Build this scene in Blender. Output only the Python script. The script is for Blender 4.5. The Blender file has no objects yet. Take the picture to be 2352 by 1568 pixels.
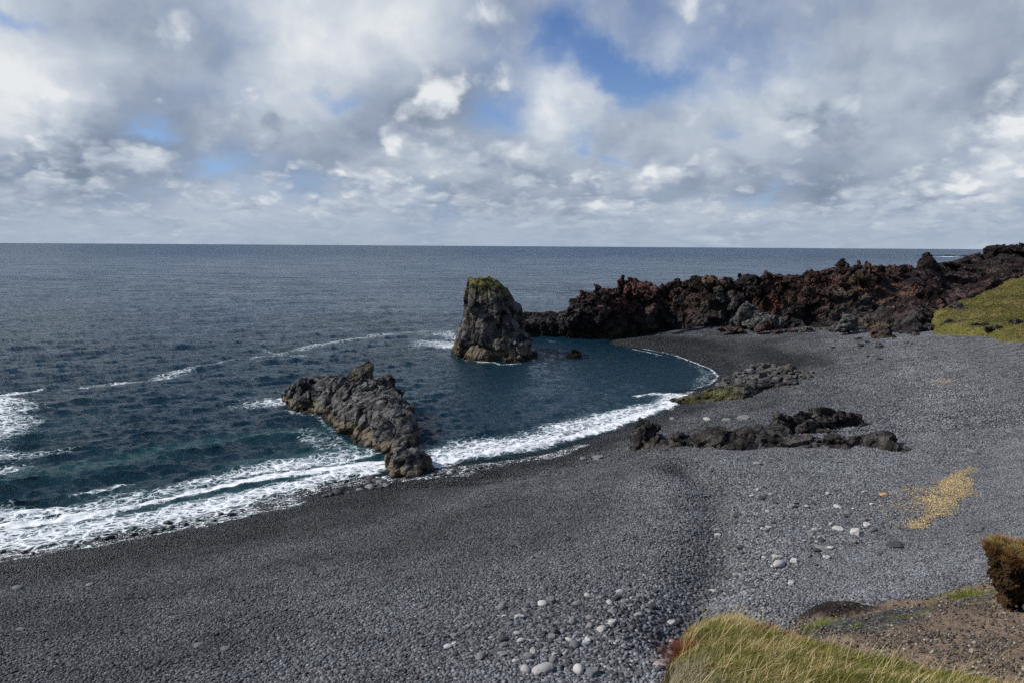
import bpy, math, random
import numpy as np
from mathutils import Vector, Matrix

random.seed(7)
RNG = np.random.default_rng(7)
R = math.radians
sc = bpy.context.scene
COL = sc.collection

# ------------------------------------------------------------------ camera
CAM_H = 16.0                      # metres above the sea
FPX, CX, CY = 1699.0, 1176.0, 784.0      # focal length and centre for a 2352 x 1568 picture
PITCH = math.atan((784 - 565) / FPX)
ROLL = R(0.37)
cp, sp = math.cos(PITCH), math.sin(PITCH)
F_ = np.array([0, cp, -sp]); U0 = np.array([0, sp, cp]); R0 = np.array([1.0, 0, 0])
R_ = math.cos(ROLL) * R0 + math.sin(ROLL) * U0
U_ = -math.sin(ROLL) * R0 + math.cos(ROLL) * U0
cam_d = bpy.data.cameras.new('camera')
cam = bpy.data.objects.new('camera', cam_d); COL.objects.link(cam)
m = Matrix(((R_[0], U_[0], -F_[0], 0), (R_[1], U_[1], -F_[1], 0), (R_[2], U_[2], -F_[2], CAM_H), (0, 0, 0, 1)))
cam.matrix_world = m
cam_d.sensor_width = 36.0
cam_d.lens = 36.0 * FPX / 2352.0
cam_d.clip_start = 0.1
cam_d.clip_end = 60000
sc.camera = cam

def at(px, py, z=None, d=None):
    """world point seen at a picture point, at height z or at distance d along +Y"""
    v = F_ + R_ * (px - CX) / FPX + U_ * (CY - py) / FPX
    t = (z - CAM_H) / v[2] if z is not None else d / v[1]
    return np.array([0, 0, CAM_H]) + v * t

# ------------------------------------------------------------------ colour management, sun
sc.view_settings.view_transform = 'Standard'
sc.view_settings.look = 'None'
sc.view_settings.exposure = 0.0
sc.view_settings.gamma = 1.0
sc.cycles.max_bounces = 5; sc.cycles.diffuse_bounces = 2; sc.cycles.glossy_bounces = 2; sc.cycles.transmission_bounces = 2; sc.cycles.transparent_max_bounces = 6
sc.cycles.adaptive_threshold = .02
sc.cycles.use_denoising = False
sc.cycles.sample_clamp_direct = 1.6; sc.cycles.sample_clamp_indirect = 1.0
sc.cycles.caustics_reflective = False; sc.cycles.caustics_refractive = False
SUN_AZ, SUN_EL = R(-86), R(39)       # left of the view
sd = Vector((math.sin(SUN_AZ) * math.cos(SUN_EL), math.cos(SUN_AZ) * math.cos(SUN_EL), math.sin(SUN_EL)))
sl = bpy.data.lights.new('sun', 'SUN'); sl.energy = 4.9; sl.angle = R(0.6); sl.color = (1.0, 0.955, 0.89)
so = bpy.data.objects.new('sun', sl); COL.objects.link(so)
so.rotation_euler = sd.to_track_quat('Z', 'Y').to_euler()
so.location = (-40, 20, 60)

# ------------------------------------------------------------------ node helper
class NT:
    def __init__(s, tree): s.t = tree; s.n = tree.nodes; s.l = tree.links
    def put(s, sock, v):
        if isinstance(v, bpy.types.NodeSocket): s.l.new(v, sock)
        elif v is not None:
            if hasattr(sock, 'default_value'):
                dv = sock.default_value
                if hasattr(dv, '__len__') and not hasattr(v, '__len__'): v = [v] * len(dv)
                if hasattr(dv, '__len__') and len(dv) == 4 and len(v) == 3: v = (*v, 1)
                sock.default_value = v
    def node(s, typ, props=None, **ins):
        n = s.n.new(typ)
        for k, v in (props or {}).items(): setattr(n, k, v)
        for k, v in ins.items():
            if k[0] == 'i' and k[1:].isdigit(): s.put(n.inputs[int(k[1:])], v)
            else: s.put(n.inputs[k.replace('_', ' ')], v)
        return n
    def math(s, op, a, b=0.0, c=0.0, clamp=False):
        n = s.n.new('ShaderNodeMath'); n.operation = op; n.use_clamp = clamp
        s.put(n.inputs[0], a); s.put(n.inputs[1], b); s.put(n.inputs[2], c); return n.outputs[0]
    def vmath(s, op, a, b=None, scale=None):
        n = s.n.new('ShaderNodeVectorMath'); n.operation = op
        s.put(n.inputs[0], a)
        if b is not None: s.put(n.inputs[1], b)
        if scale is not None: s.put(n.inputs['Scale'], scale)
        return n.outputs['Value'] if op in ('DOT_PRODUCT', 'LENGTH', 'DISTANCE') else n.outputs[0]
    def mix(s, f, a, b, blend='MIX'):
        n = s.n.new('ShaderNodeMix'); n.data_type = 'RGBA'; n.blend_type = blend; n.clamp_factor = True
        s.put(n.inputs[0], f); s.put(n.inputs[6], a); s.put(n.inputs[7], b); return n.outputs[2]
    def ss(s, v, a, b, lo=0.0, hi=1.0):
        n = s.n.new('ShaderNodeMapRange'); n.interpolation_type = 'SMOOTHSTEP'
        s.put(n.inputs[0], v); s.put(n.inputs[1], a); s.put(n.inputs[2], b); s.put(n.inputs[3], lo); s.put(n.inputs[4], hi)
        return n.outputs[0]
    def noise(s, vec, scale, detail=4, rough=.55, dist=0.0, lac=2.0, col=False):
        n = s.n.new('ShaderNodeTexNoise')
        s.put(n.inputs['Vector'], vec); s.put(n.inputs['Scale'], scale); s.put(n.inputs['Detail'], detail)
        s.put(n.inputs['Roughness'], rough); s.put(n.inputs['Distortion'], dist); s.put(n.inputs['Lacunarity'], lac)
        return n.outputs[1 if col else 0]
    def vor(s, vec, scale, feature='F1', rnd=1.0):
        n = s.n.new('ShaderNodeTexVoronoi'); n.feature = feature
        s.put(n.inputs['Vector'], vec); s.put(n.inputs['Scale'], scale); s.put(n.inputs['Randomness'], rnd); return n
    def xyz(s, v):
        n = s.n.new('ShaderNodeSeparateXYZ'); s.put(n.inputs[0], v); return n.outputs
    def comb(s, x, y, z):
        n = s.n.new('ShaderNodeCombineXYZ'); s.put(n.inputs[0], x); s.put(n.inputs[1], y); s.put(n.inputs[2], z); return n.outputs[0]
    def attr(s, name, typ='GEOMETRY'):
        n = s.n.new('ShaderNodeAttribute'); n.attribute_name = name; n.attribute_type = typ; return n
    def ramp(s, f, stops):
        n = s.n.new('ShaderNodeValToRGB'); s.put(n.inputs[0], f)
        e = n.color_ramp.elements
        while len(e) < len(stops): e.new(0.5)
        for k, (p, c) in enumerate(stops):
            e[k].position = p; e[k].color = (*c, 1) if len(c) == 3 else c
        return n.outputs[0]
    def bump(s, h, strength=.5, dist=.1, normal=None):
        n = s.n.new('ShaderNodeBump'); s.put(n.inputs['Height'], h); s.put(n.inputs['Strength'], strength)
        s.put(n.inputs['Distance'], dist)
        if normal is not None: s.put(n.inputs['Normal'], normal)
        return n.outputs[0]

# ------------------------------------------------------------------ world: sky with a broken cloud layer
w = bpy.data.worlds.new('World'); sc.world = w; w.use_nodes = True
t = NT(w.node_tree); t.n.clear()
tc = t.n.new('ShaderNodeTexCoord')
d = t.vmath('NORMALIZE', tc.outputs['Generated'])
x, y, z = t.xyz(d)
zc = t.math('MAXIMUM', z, 0.0)
P = t.comb(x, y, t.math('MULTIPLY', t.math('LOGARITHM', t.math('ADD', zc, .085), 2.71828), .34))
warp = t.noise(P, 8.0, 5, .6, col=True)
def shift(pv, o): return t.vmath('ADD', pv, o)
def vorf(pv, sc_, det):
    n = t.n.new('ShaderNodeTexVoronoi'); n.feature = 'F1'
    t.put(n.inputs['Vector'], pv); t.put(n.inputs['Scale'], sc_); t.put(n.inputs['Detail'], det); t.put(n.inputs['Roughness'], .5)
    return n.outputs['Distance']
jit = t.vmath('SCALE', t.vmath('SUBTRACT', t.noise(P, 26, 4, .6, col=True), (.5, .5, .5)), scale=.030)
Pj = t.vmath('ADD', P, jit)
def field(pv, sc_, puff):
    n = t.noise(pv, sc_, 7, .54)
    return t.math('ADD', n, t.math('MULTIPLY', t.math('SUBTRACT', .40, vorf(pv, sc_ * 2.6, 2)), puff))
# openings in the cloud cover (direction, size, depth), brighter heads, darker bases
def sky_blob(px, py, rx, ry, amp, ang=0.0, soft=1.0):
    dv = at(px, py, d=1.0) - np.array([0, 0, CAM_H]); dv /= np.linalg.norm(dv)
    rt = np.cross(dv, [0, 0, 1.0]); rt /= np.linalg.norm(rt); up = np.cross(rt, dv)
    a = R(ang); e1 = math.cos(a) * rt + math.sin(a) * up; e2 = -math.sin(a) * rt + math.cos(a) * up
    e1 = e1 * FPX / rx; e2 = e2 * FPX / ry
    dw = t.vmath('ADD', d, t.vmath('SCALE', t.vmath('SUBTRACT', warp, (.5, .5, .5)), scale=.12))
    dd = t.vmath('SUBTRACT', dw, tuple(dv))
    q1 = t.vmath('DOT_PRODUCT', dd, tuple(e1)); q2 = t.vmath('DOT_PRODUCT', dd, tuple(e2))
    r2 = t.math('ADD', t.math('MULTIPLY', q1, q1), t.math('MULTIPLY', q2, q2))
    g = t.math('POWER', 2.718, t.math('MULTIPLY', r2, -1.0))
    return t.math('MULTIPLY', g, amp)
def total(lst):
    s = lst[0]
    for q in lst[1:]: s = t.math('ADD', s, q)
    return s
gaps = total([sky_blob(*a) for a in [
    (1285, 90, 50, 75, .26, -10), (1390, 150, 90, 42, .30, -20), (1480, 205, 95, 45, .30, -8), (1130, 262, 95, 44, .34, 15),
    (790, 225, 85, 36, .30, 0), (20, 5, 70, 26, .28, 0), (350, 292, 34, 18, .28, 0), (1340, 330, 38, 34, .28, 30),
    (510, 372, 44, 22, .26, 10), (2150, 95, 90, 25, .10, 0), (1690, 330, 50, 24, .20, 0), (1425, 362, 40, 24, .26, 0), (1760, 445, 60, 16, .2, 10)]])
heads = total([sky_blob(*a) for a in [
    (880, 80, 190, 110, .30, 0), (1320, 210, 100, 85, .42, 0), (1560, 90, 230, 90, .20, 0), (120, 90, 200, 110, .16, 0),
    (30, 230, 110, 110, .32, 0), (2240, 310, 190, 110, .28, 0), (880, 385, 230, 50, .26, 0), (480, 200, 160, 60, .14, 0),
    (560, 455, 260, 30, .16, 0), (1620, 470, 180, 30, .16, 0), (1850, 90, 130, 80, .10, 0)]])
darks = total([sky_blob(*a) for a in [
    (1900, 330, 260, 90, .26, 0), (300, 40, 150, 60, .16, 0), (560, 330, 250, 70, .26, 0), (90, 420, 250, 60, .24, 0),
    (1500, 300, 130, 50, .14, 0), (980, 215, 110, 50, .22, 0), (2200, 190, 190, 60, .18, 0), (1230, 30, 60, 60, .14, 0),
    (1150, 340, 130, 40, .16, 0), (1060, 480, 400, 26, .10, 0), (1980, 430, 160, 30, .10, 0)]])
hd = t.math('SUBTRACT', heads, darks)
sky = t.node('ShaderNodeTexSky', dict(sky_type='NISHITA', sun_disc=False, sun_elevation=SUN_EL, sun_rotation=SUN_AZ, altitude=10, air_density=1.0, dust_density=.6, ozone_density=2.5))
skyc = t.vmath('MULTIPLY', t.vmath('SCALE', sky.outputs[0], scale=.062), (.66, .95, 1.5))
col = t.mix(t.ss(z, .30, .0, .12, .70), skyc, (.37, .55, .82))
TONES = [(0, (.205, .255, .340)), (.30, (.31, .37, .475)), (.60, (.475, .535, .625)), (.82, (.62, .67, .73)), (1.0, (.79, .82, .845))]
# (scale, offset, threshold, softness, puffiness, base shade, relief, lowest / highest elevation it fills)
LAYERS = [(3.0, (0, 0, 0), .28, .20, .10, .40, 2.2, None),
          (4.6, (7.1, 3.3, 1.2), .47, .075, .24, .44, 2.8, None),
          (7.5, (1.7, 9.2, 4.1), .44, .10, .26, .45, 1.8, .24),
          (12.5, (4.4, 2.2, 8.3), .43, .09, .24, .45, 1.3, .14),
          (22., (8.4, 5.2, 2.3), .43, .11, .20, .47, 1.0, .075)]
for (sc_, of, th_, so_, pu, b0, rl, ztop) in LAYERS:
    pa = shift(Pj, of); k_ = 1.0 / sc_
    D0 = field(pa, sc_, pu); D1 = field(shift(pa, (-.22 * k_, 0, .30 * k_)), sc_, pu)
    th0 = t.math('ADD', th_, t.math('MULTIPLY', gaps, 1.0))
    th0 = t.math('ADD', th0, t.ss(z, .35, .52, 0, .34))      # more open sky overhead
    if ztop: th0 = t.math('ADD', th0, t.ss(z, ztop * .55, ztop * 1.25, 0, .5))
    al_ = t.ss(D0, t.math('SUBTRACT', th0, so_), t.math('ADD', th0, so_))
    s_ = t.math('ADD', t.math('ADD', b0, t.math('MULTIPLY', t.math('SUBTRACT', D0, D1), rl)), t.math('MULTIPLY', hd, .95))
    s_ = t.math('SUBTRACT', s_, t.math('MULTIPLY', t.math('SUBTRACT', D0, .5), .55))
    col = t.mix(al_, col, t.ramp(t.math('MAXIMUM', s_, 0.0), TONES))
col = t.mix(t.ss(z, .07, .0, 0, .70), col, (.37, .45, .565))
bg = t.node('ShaderNodeBackground', None, Color=col, Strength=1.0)
wo = t.n.new('ShaderNodeOutputWorld'); t.l.new(bg.outputs[0], wo.inputs[0])
w.cycles.sampling_method = 'MANUAL'; w.cycles.sample_map_resolution = 512

# ------------------------------------------------------------------ numpy noise
def _h(ix, iy, iz, seed):
    h = (ix.astype(np.int64) * 374761393 + iy.astype(np.int64) * 668265263 + iz.astype(np.int64) * 2147483647 + seed * 1274126177) & 0xFFFFFFFF
    h = ((h ^ (h >> 13)) * 1274126177) & 0xFFFFFFFF
    h = ((h ^ (h >> 16)) * 2246822519) & 0xFFFFFFFF
    return (h ^ (h >> 15)) & 0xFFFFFFFF
def _hf(*a): return _h(*a).astype(np.float64) / 4294967295.0
def vnoise(p, seed=0):
    i = np.floor(p); f = p - i; f = f * f * f * (f * (f * 6 - 15) + 10)
    ix, iy, iz = i[:, 0], i[:, 1], i[:, 2]; out = 0
    for dx in (0, 1):
        for dy in (0, 1):
            for dz in (0, 1):
                wgt = (f[:, 0] if dx else 1 - f[:, 0]) * (f[:, 1] if dy else 1 - f[:, 1]) * (f[:, 2] if dz else 1 - f[:, 2])
                out = out + wgt * _hf(ix + dx, iy + dy, iz + dz, seed)
    return out * 2 - 1
def fbm(p, scale, octv=4, seed=0, gain=.5, ridged=False):
    q = np.asarray(p) * scale; a = 1.0; s = 0; tot = 0
    for k in range(octv):
        n = vnoise(q + k * 17.3, seed + k)
        if ridged: n = 1 - 2 * np.abs(n)
        s = s + a * n; tot += a; a *= gain; q = q * 2.03
    return s / tot
def fbm2(x, y, scale, octv=4, seed=0, gain=.5):
    return fbm(np.stack([x, y, np.full_like(x, 3.7)], 1), scale, octv, seed, gain)
def voro(p, seed=0):
    i = np.floor(p); n = len(p)
    f1 = np.full(n, 9e9); f2 = np.full(n, 9e9); c1 = np.zeros((n, 3)); id1 = np.zeros(n, np.int64)
    for dx in (-1, 0, 1):
        for dy in (-1, 0, 1):
            for dz in (-1, 0, 1):
                a, b, c = i[:, 0] + dx, i[:, 1] + dy, i[:, 2] + dz
                hh = _h(a, b, c, seed)
                q = np.stack([a + (hh & 1023) / 1023., b + ((hh >> 10) & 1023) / 1023., c + ((hh >> 20) & 1023) / 1023.], 1)
                dd = ((q - p) ** 2).sum(1)
                near = dd < f1
                f2 = np.where(near, f1, np.minimum(f2, dd))
                c1[near] = q[near]; id1[near] = hh[near]
                f1 = np.where(near, dd, f1)
    return np.sqrt(f1), np.sqrt(f2), c1, id1
def facets(p, size, seed, stretch=(1, 1, 1), crack=.55, tilt=1.0, warp=.35):
    """blocky rock relief in units of one: every cell a tilted plane, cracks between"""
    q = p / size / np.array(stretch)
    q = q + warp * np.stack([fbm(q, .9, 2, seed + 5), fbm(q + 9, .9, 2, seed + 6), fbm(q + 19, .9, 2, seed + 7)], 1)
    f1, f2, c, idd = voro(q, seed)
    g = np.stack([((idd >> 3) & 255) / 127.5 - 1, ((idd >> 11) & 255) / 127.5 - 1, ((idd >> 19) & 255) / 127.5 - 1], 1)
    h = ((q - c) * g).sum(1) * tilt + (((idd >> 5) & 511) / 255.5 - 1) * .5
    e = np.clip((f2 - f1) / .22, 0, 1); e = e * e * (3 - 2 * e)
    return h - crack * (1 - e)
def sstep(x, a, b):
    q = np.clip((x - a) / (b - a), 0, 1); return q * q * (3 - 2 * q)

# ------------------------------------------------------------------ mesh helpers
def tag(o, label=None, cat=None, group=None, kind=None):
    if label: o['label'] = label
    if cat: o['category'] = cat
    if group: o['group'] = group
    if kind: o['kind'] = kind
    return o
def mesh_np(name, V, faces, mat, smooth=False, attrs=None):
    """faces: (n,3) or (n,4) array or list of tuples"""
    me = bpy.data.meshes.new(name)
    V = np.asarray(V, np.float32)
    if isinstance(faces, np.ndarray):
        k = faces.shape[1]; n = len(faces)
        me.vertices.add(len(V)); me.vertices.foreach_set('co', V.ravel())
        me.loops.add(n * k); me.loops.foreach_set('vertex_index', faces.ravel().astype(np.int32))
        me.polygons.add(n); me.polygons.foreach_set('loop_start', (np.arange(n) * k).astype(np.int32))
        me.polygons.foreach_set('loop_total', np.full(n, k, np.int32))
        me.update(calc_edges=True)
    else:
        me.from_pydata([tuple(v) for v in V], [], faces)
    me.polygons.foreach_set('use_smooth', np.full(len(me.polygons), smooth))
    for an, av in (attrs or {}).items():
        av = np.asarray(av, np.float32)
        if av.ndim == 1: me.attributes.new(an, 'FLOAT', 'POINT').data.foreach_set('value', av)
        else: me.attributes.new(an, 'FLOAT_COLOR', 'POINT').data.foreach_set('color', np.concatenate([av, np.ones((len(av), 1), np.float32)], 1).ravel())
    if mat: me.materials.append(mat)
    me.validate()
    return me
def add_obj(name, me, parent=None, loc=None):
    o = bpy.data.objects.new(name, me); COL.objects.link(o)
    if parent: o.parent = parent
    if loc is not None: o.location = loc
    return o
def grid_faces(nr, nc):
    i = np.arange((nr - 1) * (nc - 1)); r, c = i // (nc - 1), i % (nc - 1); a = r * nc + c
    return np.stack([a, a + 1, a + nc + 1, a + nc], 1)

# ------------------------------------------------------------------ terrain height of the beach
COAST_PX = [(-420, 1330), (-200, 1300), (0, 1272), (130, 1258), (306, 1222), (425, 1203), (540, 1178), (648, 1143), (720, 1120), (828, 1099), (900, 1092),
            (1000, 1081), (1060, 1070), (1200, 1053), (1330, 1020), (1411, 995), (1453, 976), (1539, 944), (1562, 925), (1577, 909),
            (1635, 890), (1651, 864), (1632, 845), (1590, 829), (1549, 813), (1475, 800), (1420, 793)]
COAST = np.array([at(a, b, z=0)[:2] for a, b in COAST_PX])
GROUND_PX = [(0, 1350, .95), (0, 1450, 1.8), (0, 1567, 2.6), (-300, 1450, 1.8), (-300, 1600, 2.7), (300, 1300, .95), (300, 1450, 2.2), (300, 1567, 2.9), (600, 1230, .7),
             (600, 1400, 2.4), (600, 1567, 3.3), (900, 1150, .65), (900, 1300, 2.2), (900, 1567, 3.8), (1100, 1100, .55), (1200, 1150, 1.7),
             (1200, 1300, 3.0), (1200, 1567, 4.2), (1400, 1060, 1.3), (1450, 1150, 2.9), (1450, 1400, 3.9), (1500, 1567, 4.2), (1550, 1045, 3.0),
             (1600, 1100, 3.5), (1700, 1300, 4.1), (1700, 1450, 4.3), (1480, 1000, .9), (1560, 985, 1.3), (1650, 962, 1.7), (1620, 930, .7),
             (1700, 930, 1.2), (1800, 1060, 3.7), (2000, 1080, 4.2), (2200, 1150, 4.8), (2300, 1250, 5.3), (2300, 1000, 4.8), (2500, 1200, 5.8),
             (1900, 950, 3.1), (2100, 900, 3.8), (2340, 900, 5.2), (2600, 900, 6.5), (1750, 870, 1.3), (1850, 850, 2.2), (1700, 805, 1.1),
             (1600, 785, .8), (1530, 775, .8), (1660, 750, 2.2), (1780, 765, 2.4), (1900, 800, 3.0), (1970, 775, 3.6), (2080, 800, 4.3),
             (2200, 770, 5.5), (2267, 765, 6.0), (2340, 800, 6.25), (2352, 790, 6.35), (1900, 1300, 4.6), (2100, 1380, 5.2), (2000, 1567, 5.2), (2400, 1567, 6.0)]
def off(pt, dz):   # offshore points: a little out from the coast, under water
    return pt
ctrl = [(*at(a, b, z=zz)[:2], zz) for a, b, zz in GROUND_PX] + [(p[0], p[1], 0.0) for p in COAST]
# sea floor
for k in range(1, len(COAST) - 1):
    tg = COAST[k + 1] - COAST[k - 1]; tg /= np.linalg.norm(tg)
    nrm = np.array([-tg[1], tg[0]])
    if k > 21: nrm = np.array([-.6, -.8])
    for dd, zz in ((4.0, -.75),):
        q = COAST[k] + nrm * dd
        ctrl.append((q[0], q[1], zz))
for a, b, zz in [tuple(at(q0, q1, z=0)[:2]) + (q2,) for q0, q1, q2 in [(1215, 812, -2.2), (1262, 800, -2.2), (1305, 822, -2.0), (1000, 1010, -1.6), (985, 1042, -1.0), (1100, 960, -2.0), (1180, 900, -2.5), (1400, 830, -1.6), (930, 1000, -1.5), (1360, 800, -1.6)]] + [(-60, 60, -3), (-40, 60, -2.6), (-25, 75, -3), (-45, 100, -4), (-10, 80, -3), (0, 95, -3.2), (12, 105, -2.6), (-10, 130, -4), (10, 150, -4), (40, 180, -4),
                 (-80, 180, -5), (0, 220, -5), (80, 230, -4), (150, 200, 2), (-90, 110, -5), (5, 70, -2.4), (14, 80, -2.2), (130, 120, 2), (100, 90, 3), (160, 150, 2)]:
    ctrl.append((a, b, zz))
ctrl = np.array(ctrl)
def tps_fit(C, lam=.02):
    n = len(C); D = np.linalg.norm(C[:, None, :2] - C[None, :, :2], axis=2) / 50
    K = np.where(D > 0, D * D * np.log(np.maximum(D, 1e-9)), 0) + lam * np.eye(n) * .01
    Pm = np.concatenate([np.ones((n, 1)), C[:, :2] / 50], 1)
    A = np.zeros((n + 3, n + 3)); A[:n, :n] = K; A[:n, n:] = Pm; A[n:, :n] = Pm.T
    return np.linalg.solve(A, np.concatenate([C[:, 2], [0, 0, 0]]))
def tps_eval(C, W, x, y):
    out = W[-3] + W[-2] * x / 50 + W[-1] * y / 50
    for k in range(len(C)):
        D2 = ((x - C[k, 0]) ** 2 + (y - C[k, 1]) ** 2) / 2500
        out = out + W[k] * .5 * D2 * np.log(np.maximum(D2, 1e-12))
    return out
TW = tps_fit(ctrl)
BERM = np.array([at(a, b, z=3.9)[:2] for a, b in [(1560, 1045), (1640, 1110), (1655, 1200), (1640, 1290), (1600, 1400), (1560, 1480)]])
def seg_dist(x, y, L):
    best = np.full(len(x), 9e9); par = np.zeros(len(x))
    for k in range(len(L) - 1):
        a, b = L[k], L[k + 1]; ab = b - a
        tt = np.clip(((x - a[0]) * ab[0] + (y - a[1]) * ab[1]) / (ab @ ab), 0, 1)
        dd = np.hypot(x - a[0] - tt * ab[0], y - a[1] - tt * ab[1])
        near = dd < best; par = np.where(near, k + tt, par); best = np.where(near, dd, best)
    return best, par
def ground(x, y):
    x = np.asarray(x, float).ravel(); y = np.asarray(y, float).ravel()
    zz = tps_eval(ctrl, TW, x, y)
    inland = np.clip(zz / .8, 0, 1)
    zz = zz + fbm2(x, y, .12, 3, 11) * .22 * inland + fbm2(x, y, .6, 3, 12) * .055 * (.3 + .7 * inland)
    bd, _ = seg_dist(x, y, BERM)
    zz = zz - .55 * np.exp(-(bd / 1.1) ** 2)
    return zz
def g1(x, y): return float(ground(np.array([x]), np.array([y]))[0])

# ------------------------------------------------------------------ materials
def new_mat(name):
    mt = bpy.data.materials.new(name); mt.use_nodes = True
    q = NT(mt.node_tree); q.n.clear()
    o = q.n.new('ShaderNodeOutputMaterial'); return mt, q, o
def principled(q, o, color, rough=.8, normal=None, spec=.3, **kw):
    b = q.n.new('ShaderNodeBsdfPrincipled')
    q.put(b.inputs['Base Color'], color); q.put(b.inputs['Roughness'], rough)
    q.put(b.inputs['Specular IOR Level'], spec)
    if normal is not None: q.put(b.inputs['Normal'], normal)
    for k, v in kw.items(): q.put(b.inputs[k.replace('_', ' ')], v)
    q.l.new(b.outputs[0], o.inputs[0]); return b
def geo_pos(q): return q.n.new('ShaderNodeNewGeometry').outputs['Position']

def rock_material(name, stops, scale=1.0, tide=0.0, lichen=0.0, rust=0.0, bumpd=.25, rough=.85, guano=0.0, wetcol=None, tint_attr=False, spec=.22, fine=1.0):
    mt, q, o = new_mat(name)
    p = geo_pos(q); px, py, pz = q.xyz(p)
    n1 = q.noise(p, .55 * scale, 5, .6); n2 = q.noise(p, 2.6 * scale, 8, .68)
    n3 = q.noise(p, 9 * scale * fine, 6, .7)
    vc = q.vor(q.vmath('ADD', p, q.vmath('SCALE', q.noise(p, 1.2 * scale, 3, .5, col=True), scale=.6)), 1.5 * scale)
    cell = q.xyz(vc.outputs['Color'])[0]
    f = q.math('ADD', q.math('ADD', q.math('MULTIPLY', n1, .45), q.math('MULTIPLY', n2, .45)), q.math('MULTIPLY', q.math('SUBTRACT', cell, .5), .36))
    f = q.math('ADD', f, q.math('MULTIPLY', q.math('SUBTRACT', n3, .5), .22))
    f = q.ss(f, .24, .72)
    c = q.ramp(f, stops)
    if tint_attr:
        a = q.attr('tint'); c = q.mix(1.0, c, a.outputs['Color'], 'MULTIPLY')
    if rust:
        r = q.ss(q.noise(q.vmath('ADD', p, (31, 7, 3)), .33 * scale, 5, .6), .52, .64)
        c = q.mix(q.math('MULTIPLY', r, rust), c, (.115, .058, .026))
    if tide:
        nz = q.math('ADD', pz, q.math('MULTIPLY', q.math('SUBTRACT', n1, .5), -1.6))
        b1 = q.ss(nz, tide, tide * .62); tc = q.mix(n2, (.040, .029, .014), (.25, .205, .14))
        c = q.mix(q.math('MULTIPLY', b1, .85), c, tc)
        b2 = q.ss(nz, tide * .42, tide * .16); c = q.mix(q.math('MULTIPLY', b2, .92), c, wetcol or (.022, .016, .008))
    if lichen:
        nzl = q.xyz(q.n.new('ShaderNodeNewGeometry').outputs['Normal'])[2]
        lm = q.ss(q.math('ADD', pz, q.math('MULTIPLY', q.math('SUBTRACT', n2, .5), 12)), lichen, lichen + 2.4)
        lm = q.math('MULTIPLY', lm, q.ss(q.math('ADD', nzl, q.math('MULTIPLY', q.math('SUBTRACT', n3, .5), 2.4)), -.15, .45))
        c = q.mix(q.math('MULTIPLY', lm, .85), c, q.mix(q.noise(p, 3, 3), (.05, .075, .012), (.22, .175, .035)))
    if guano:
        gm = q.ss(q.noise(q.vmath('MULTIPLY', p, (1.6, 1.6, .45)), 1.1, 6, .7), .665, .71)
        c = q.mix(q.math('MULTIPLY', gm, guano), c, (.42, .42, .40))
    h = q.math('ADD', q.math('MULTIPLY', n2, 1.0), q.math('MULTIPLY', n3, .45))
    vd = q.vor(q.vmath('ADD', p, q.vmath('SCALE', q.noise(p, 2.2 * scale, 3, .5, col=True), scale=.35)), 3.0 * scale, 'DISTANCE_TO_EDGE')
    h = q.math('ADD', h, q.math('MULTIPLY', q.ss(vd.outputs[0], 0, .09), .35))
    nb = q.bump(h, .9, bumpd)
    principled(q, o, c, rough, nb, spec)
    return mt
DARK = [(0, (.012, .011, .0105)), (.45, (.045, .042, .040)), (1, (.125, .118, .110))]
M = {}
M['sea_rock'] = rock_material('dark_basalt_with_tide_band', [(0, (.016, .0158, .0155)), (.45, (.063, .061, .059)), (1, (.160, .154, .147))], 1.0, tide=1.1, guano=.8, bumpd=.06)
M['stack_rock'] = rock_material('sea_stack_basalt', [(0, (.014, .0135, .012)), (.45, (.059, .055, .049)), (1, (.160, .148, .130))], .8, tide=2.0, lichen=8.3, guano=.55, bumpd=.09)
M['beach_rock'] = rock_material('brown_black_lava', [(0, (.013, .0115, .010)), (.5, (.050, .044, .040)), (1, (.11, .10, .092))], 1.2, bumpd=.2)
M['mossy_rock'] = rock_material('grey_rock_with_algae', [(0, (.03, .028, .024)), (.5, (.085, .082, .072)), (1, (.16, .155, .14))], 1.2, bumpd=.12, tint_attr=True)
M['cliff'] = rock_material('red_brown_lava_cliff', [(0, (.010, .008, .008)), (.45, (.042, .034, .032)), (1, (.125, .105, .098))], .55, tint_attr=True, bumpd=.45, fine=1.4)
M['grey_boulder'] = rock_material('grey_boulder', [(0, (.035, .033, .032)), (.5, (.082, .078, .075)), (1, (.15, .143, .137))], 1.0, bumpd=.15)
M['red_boulder'] = rock_material('red_brown_boulder', [(0, (.018, .011, .009)), (.5, (.060, .037, .031)), (1, (.115, .08, .07))], 1.2, bumpd=.15)

M['fan_pale'] = rock_material('grey_fan_boulder', [(0, (.045, .043, .041)), (.5, (.098, .094, .088)), (1, (.17, .163, .155))], 1.6, bumpd=.06)
M['fan_dark'] = rock_material('dark_fan_boulder', [(0, (.03, .028, .025)), (.5, (.075, .068, .062)), (1, (.13, .12, .11))], 1.6, bumpd=.06)

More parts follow.
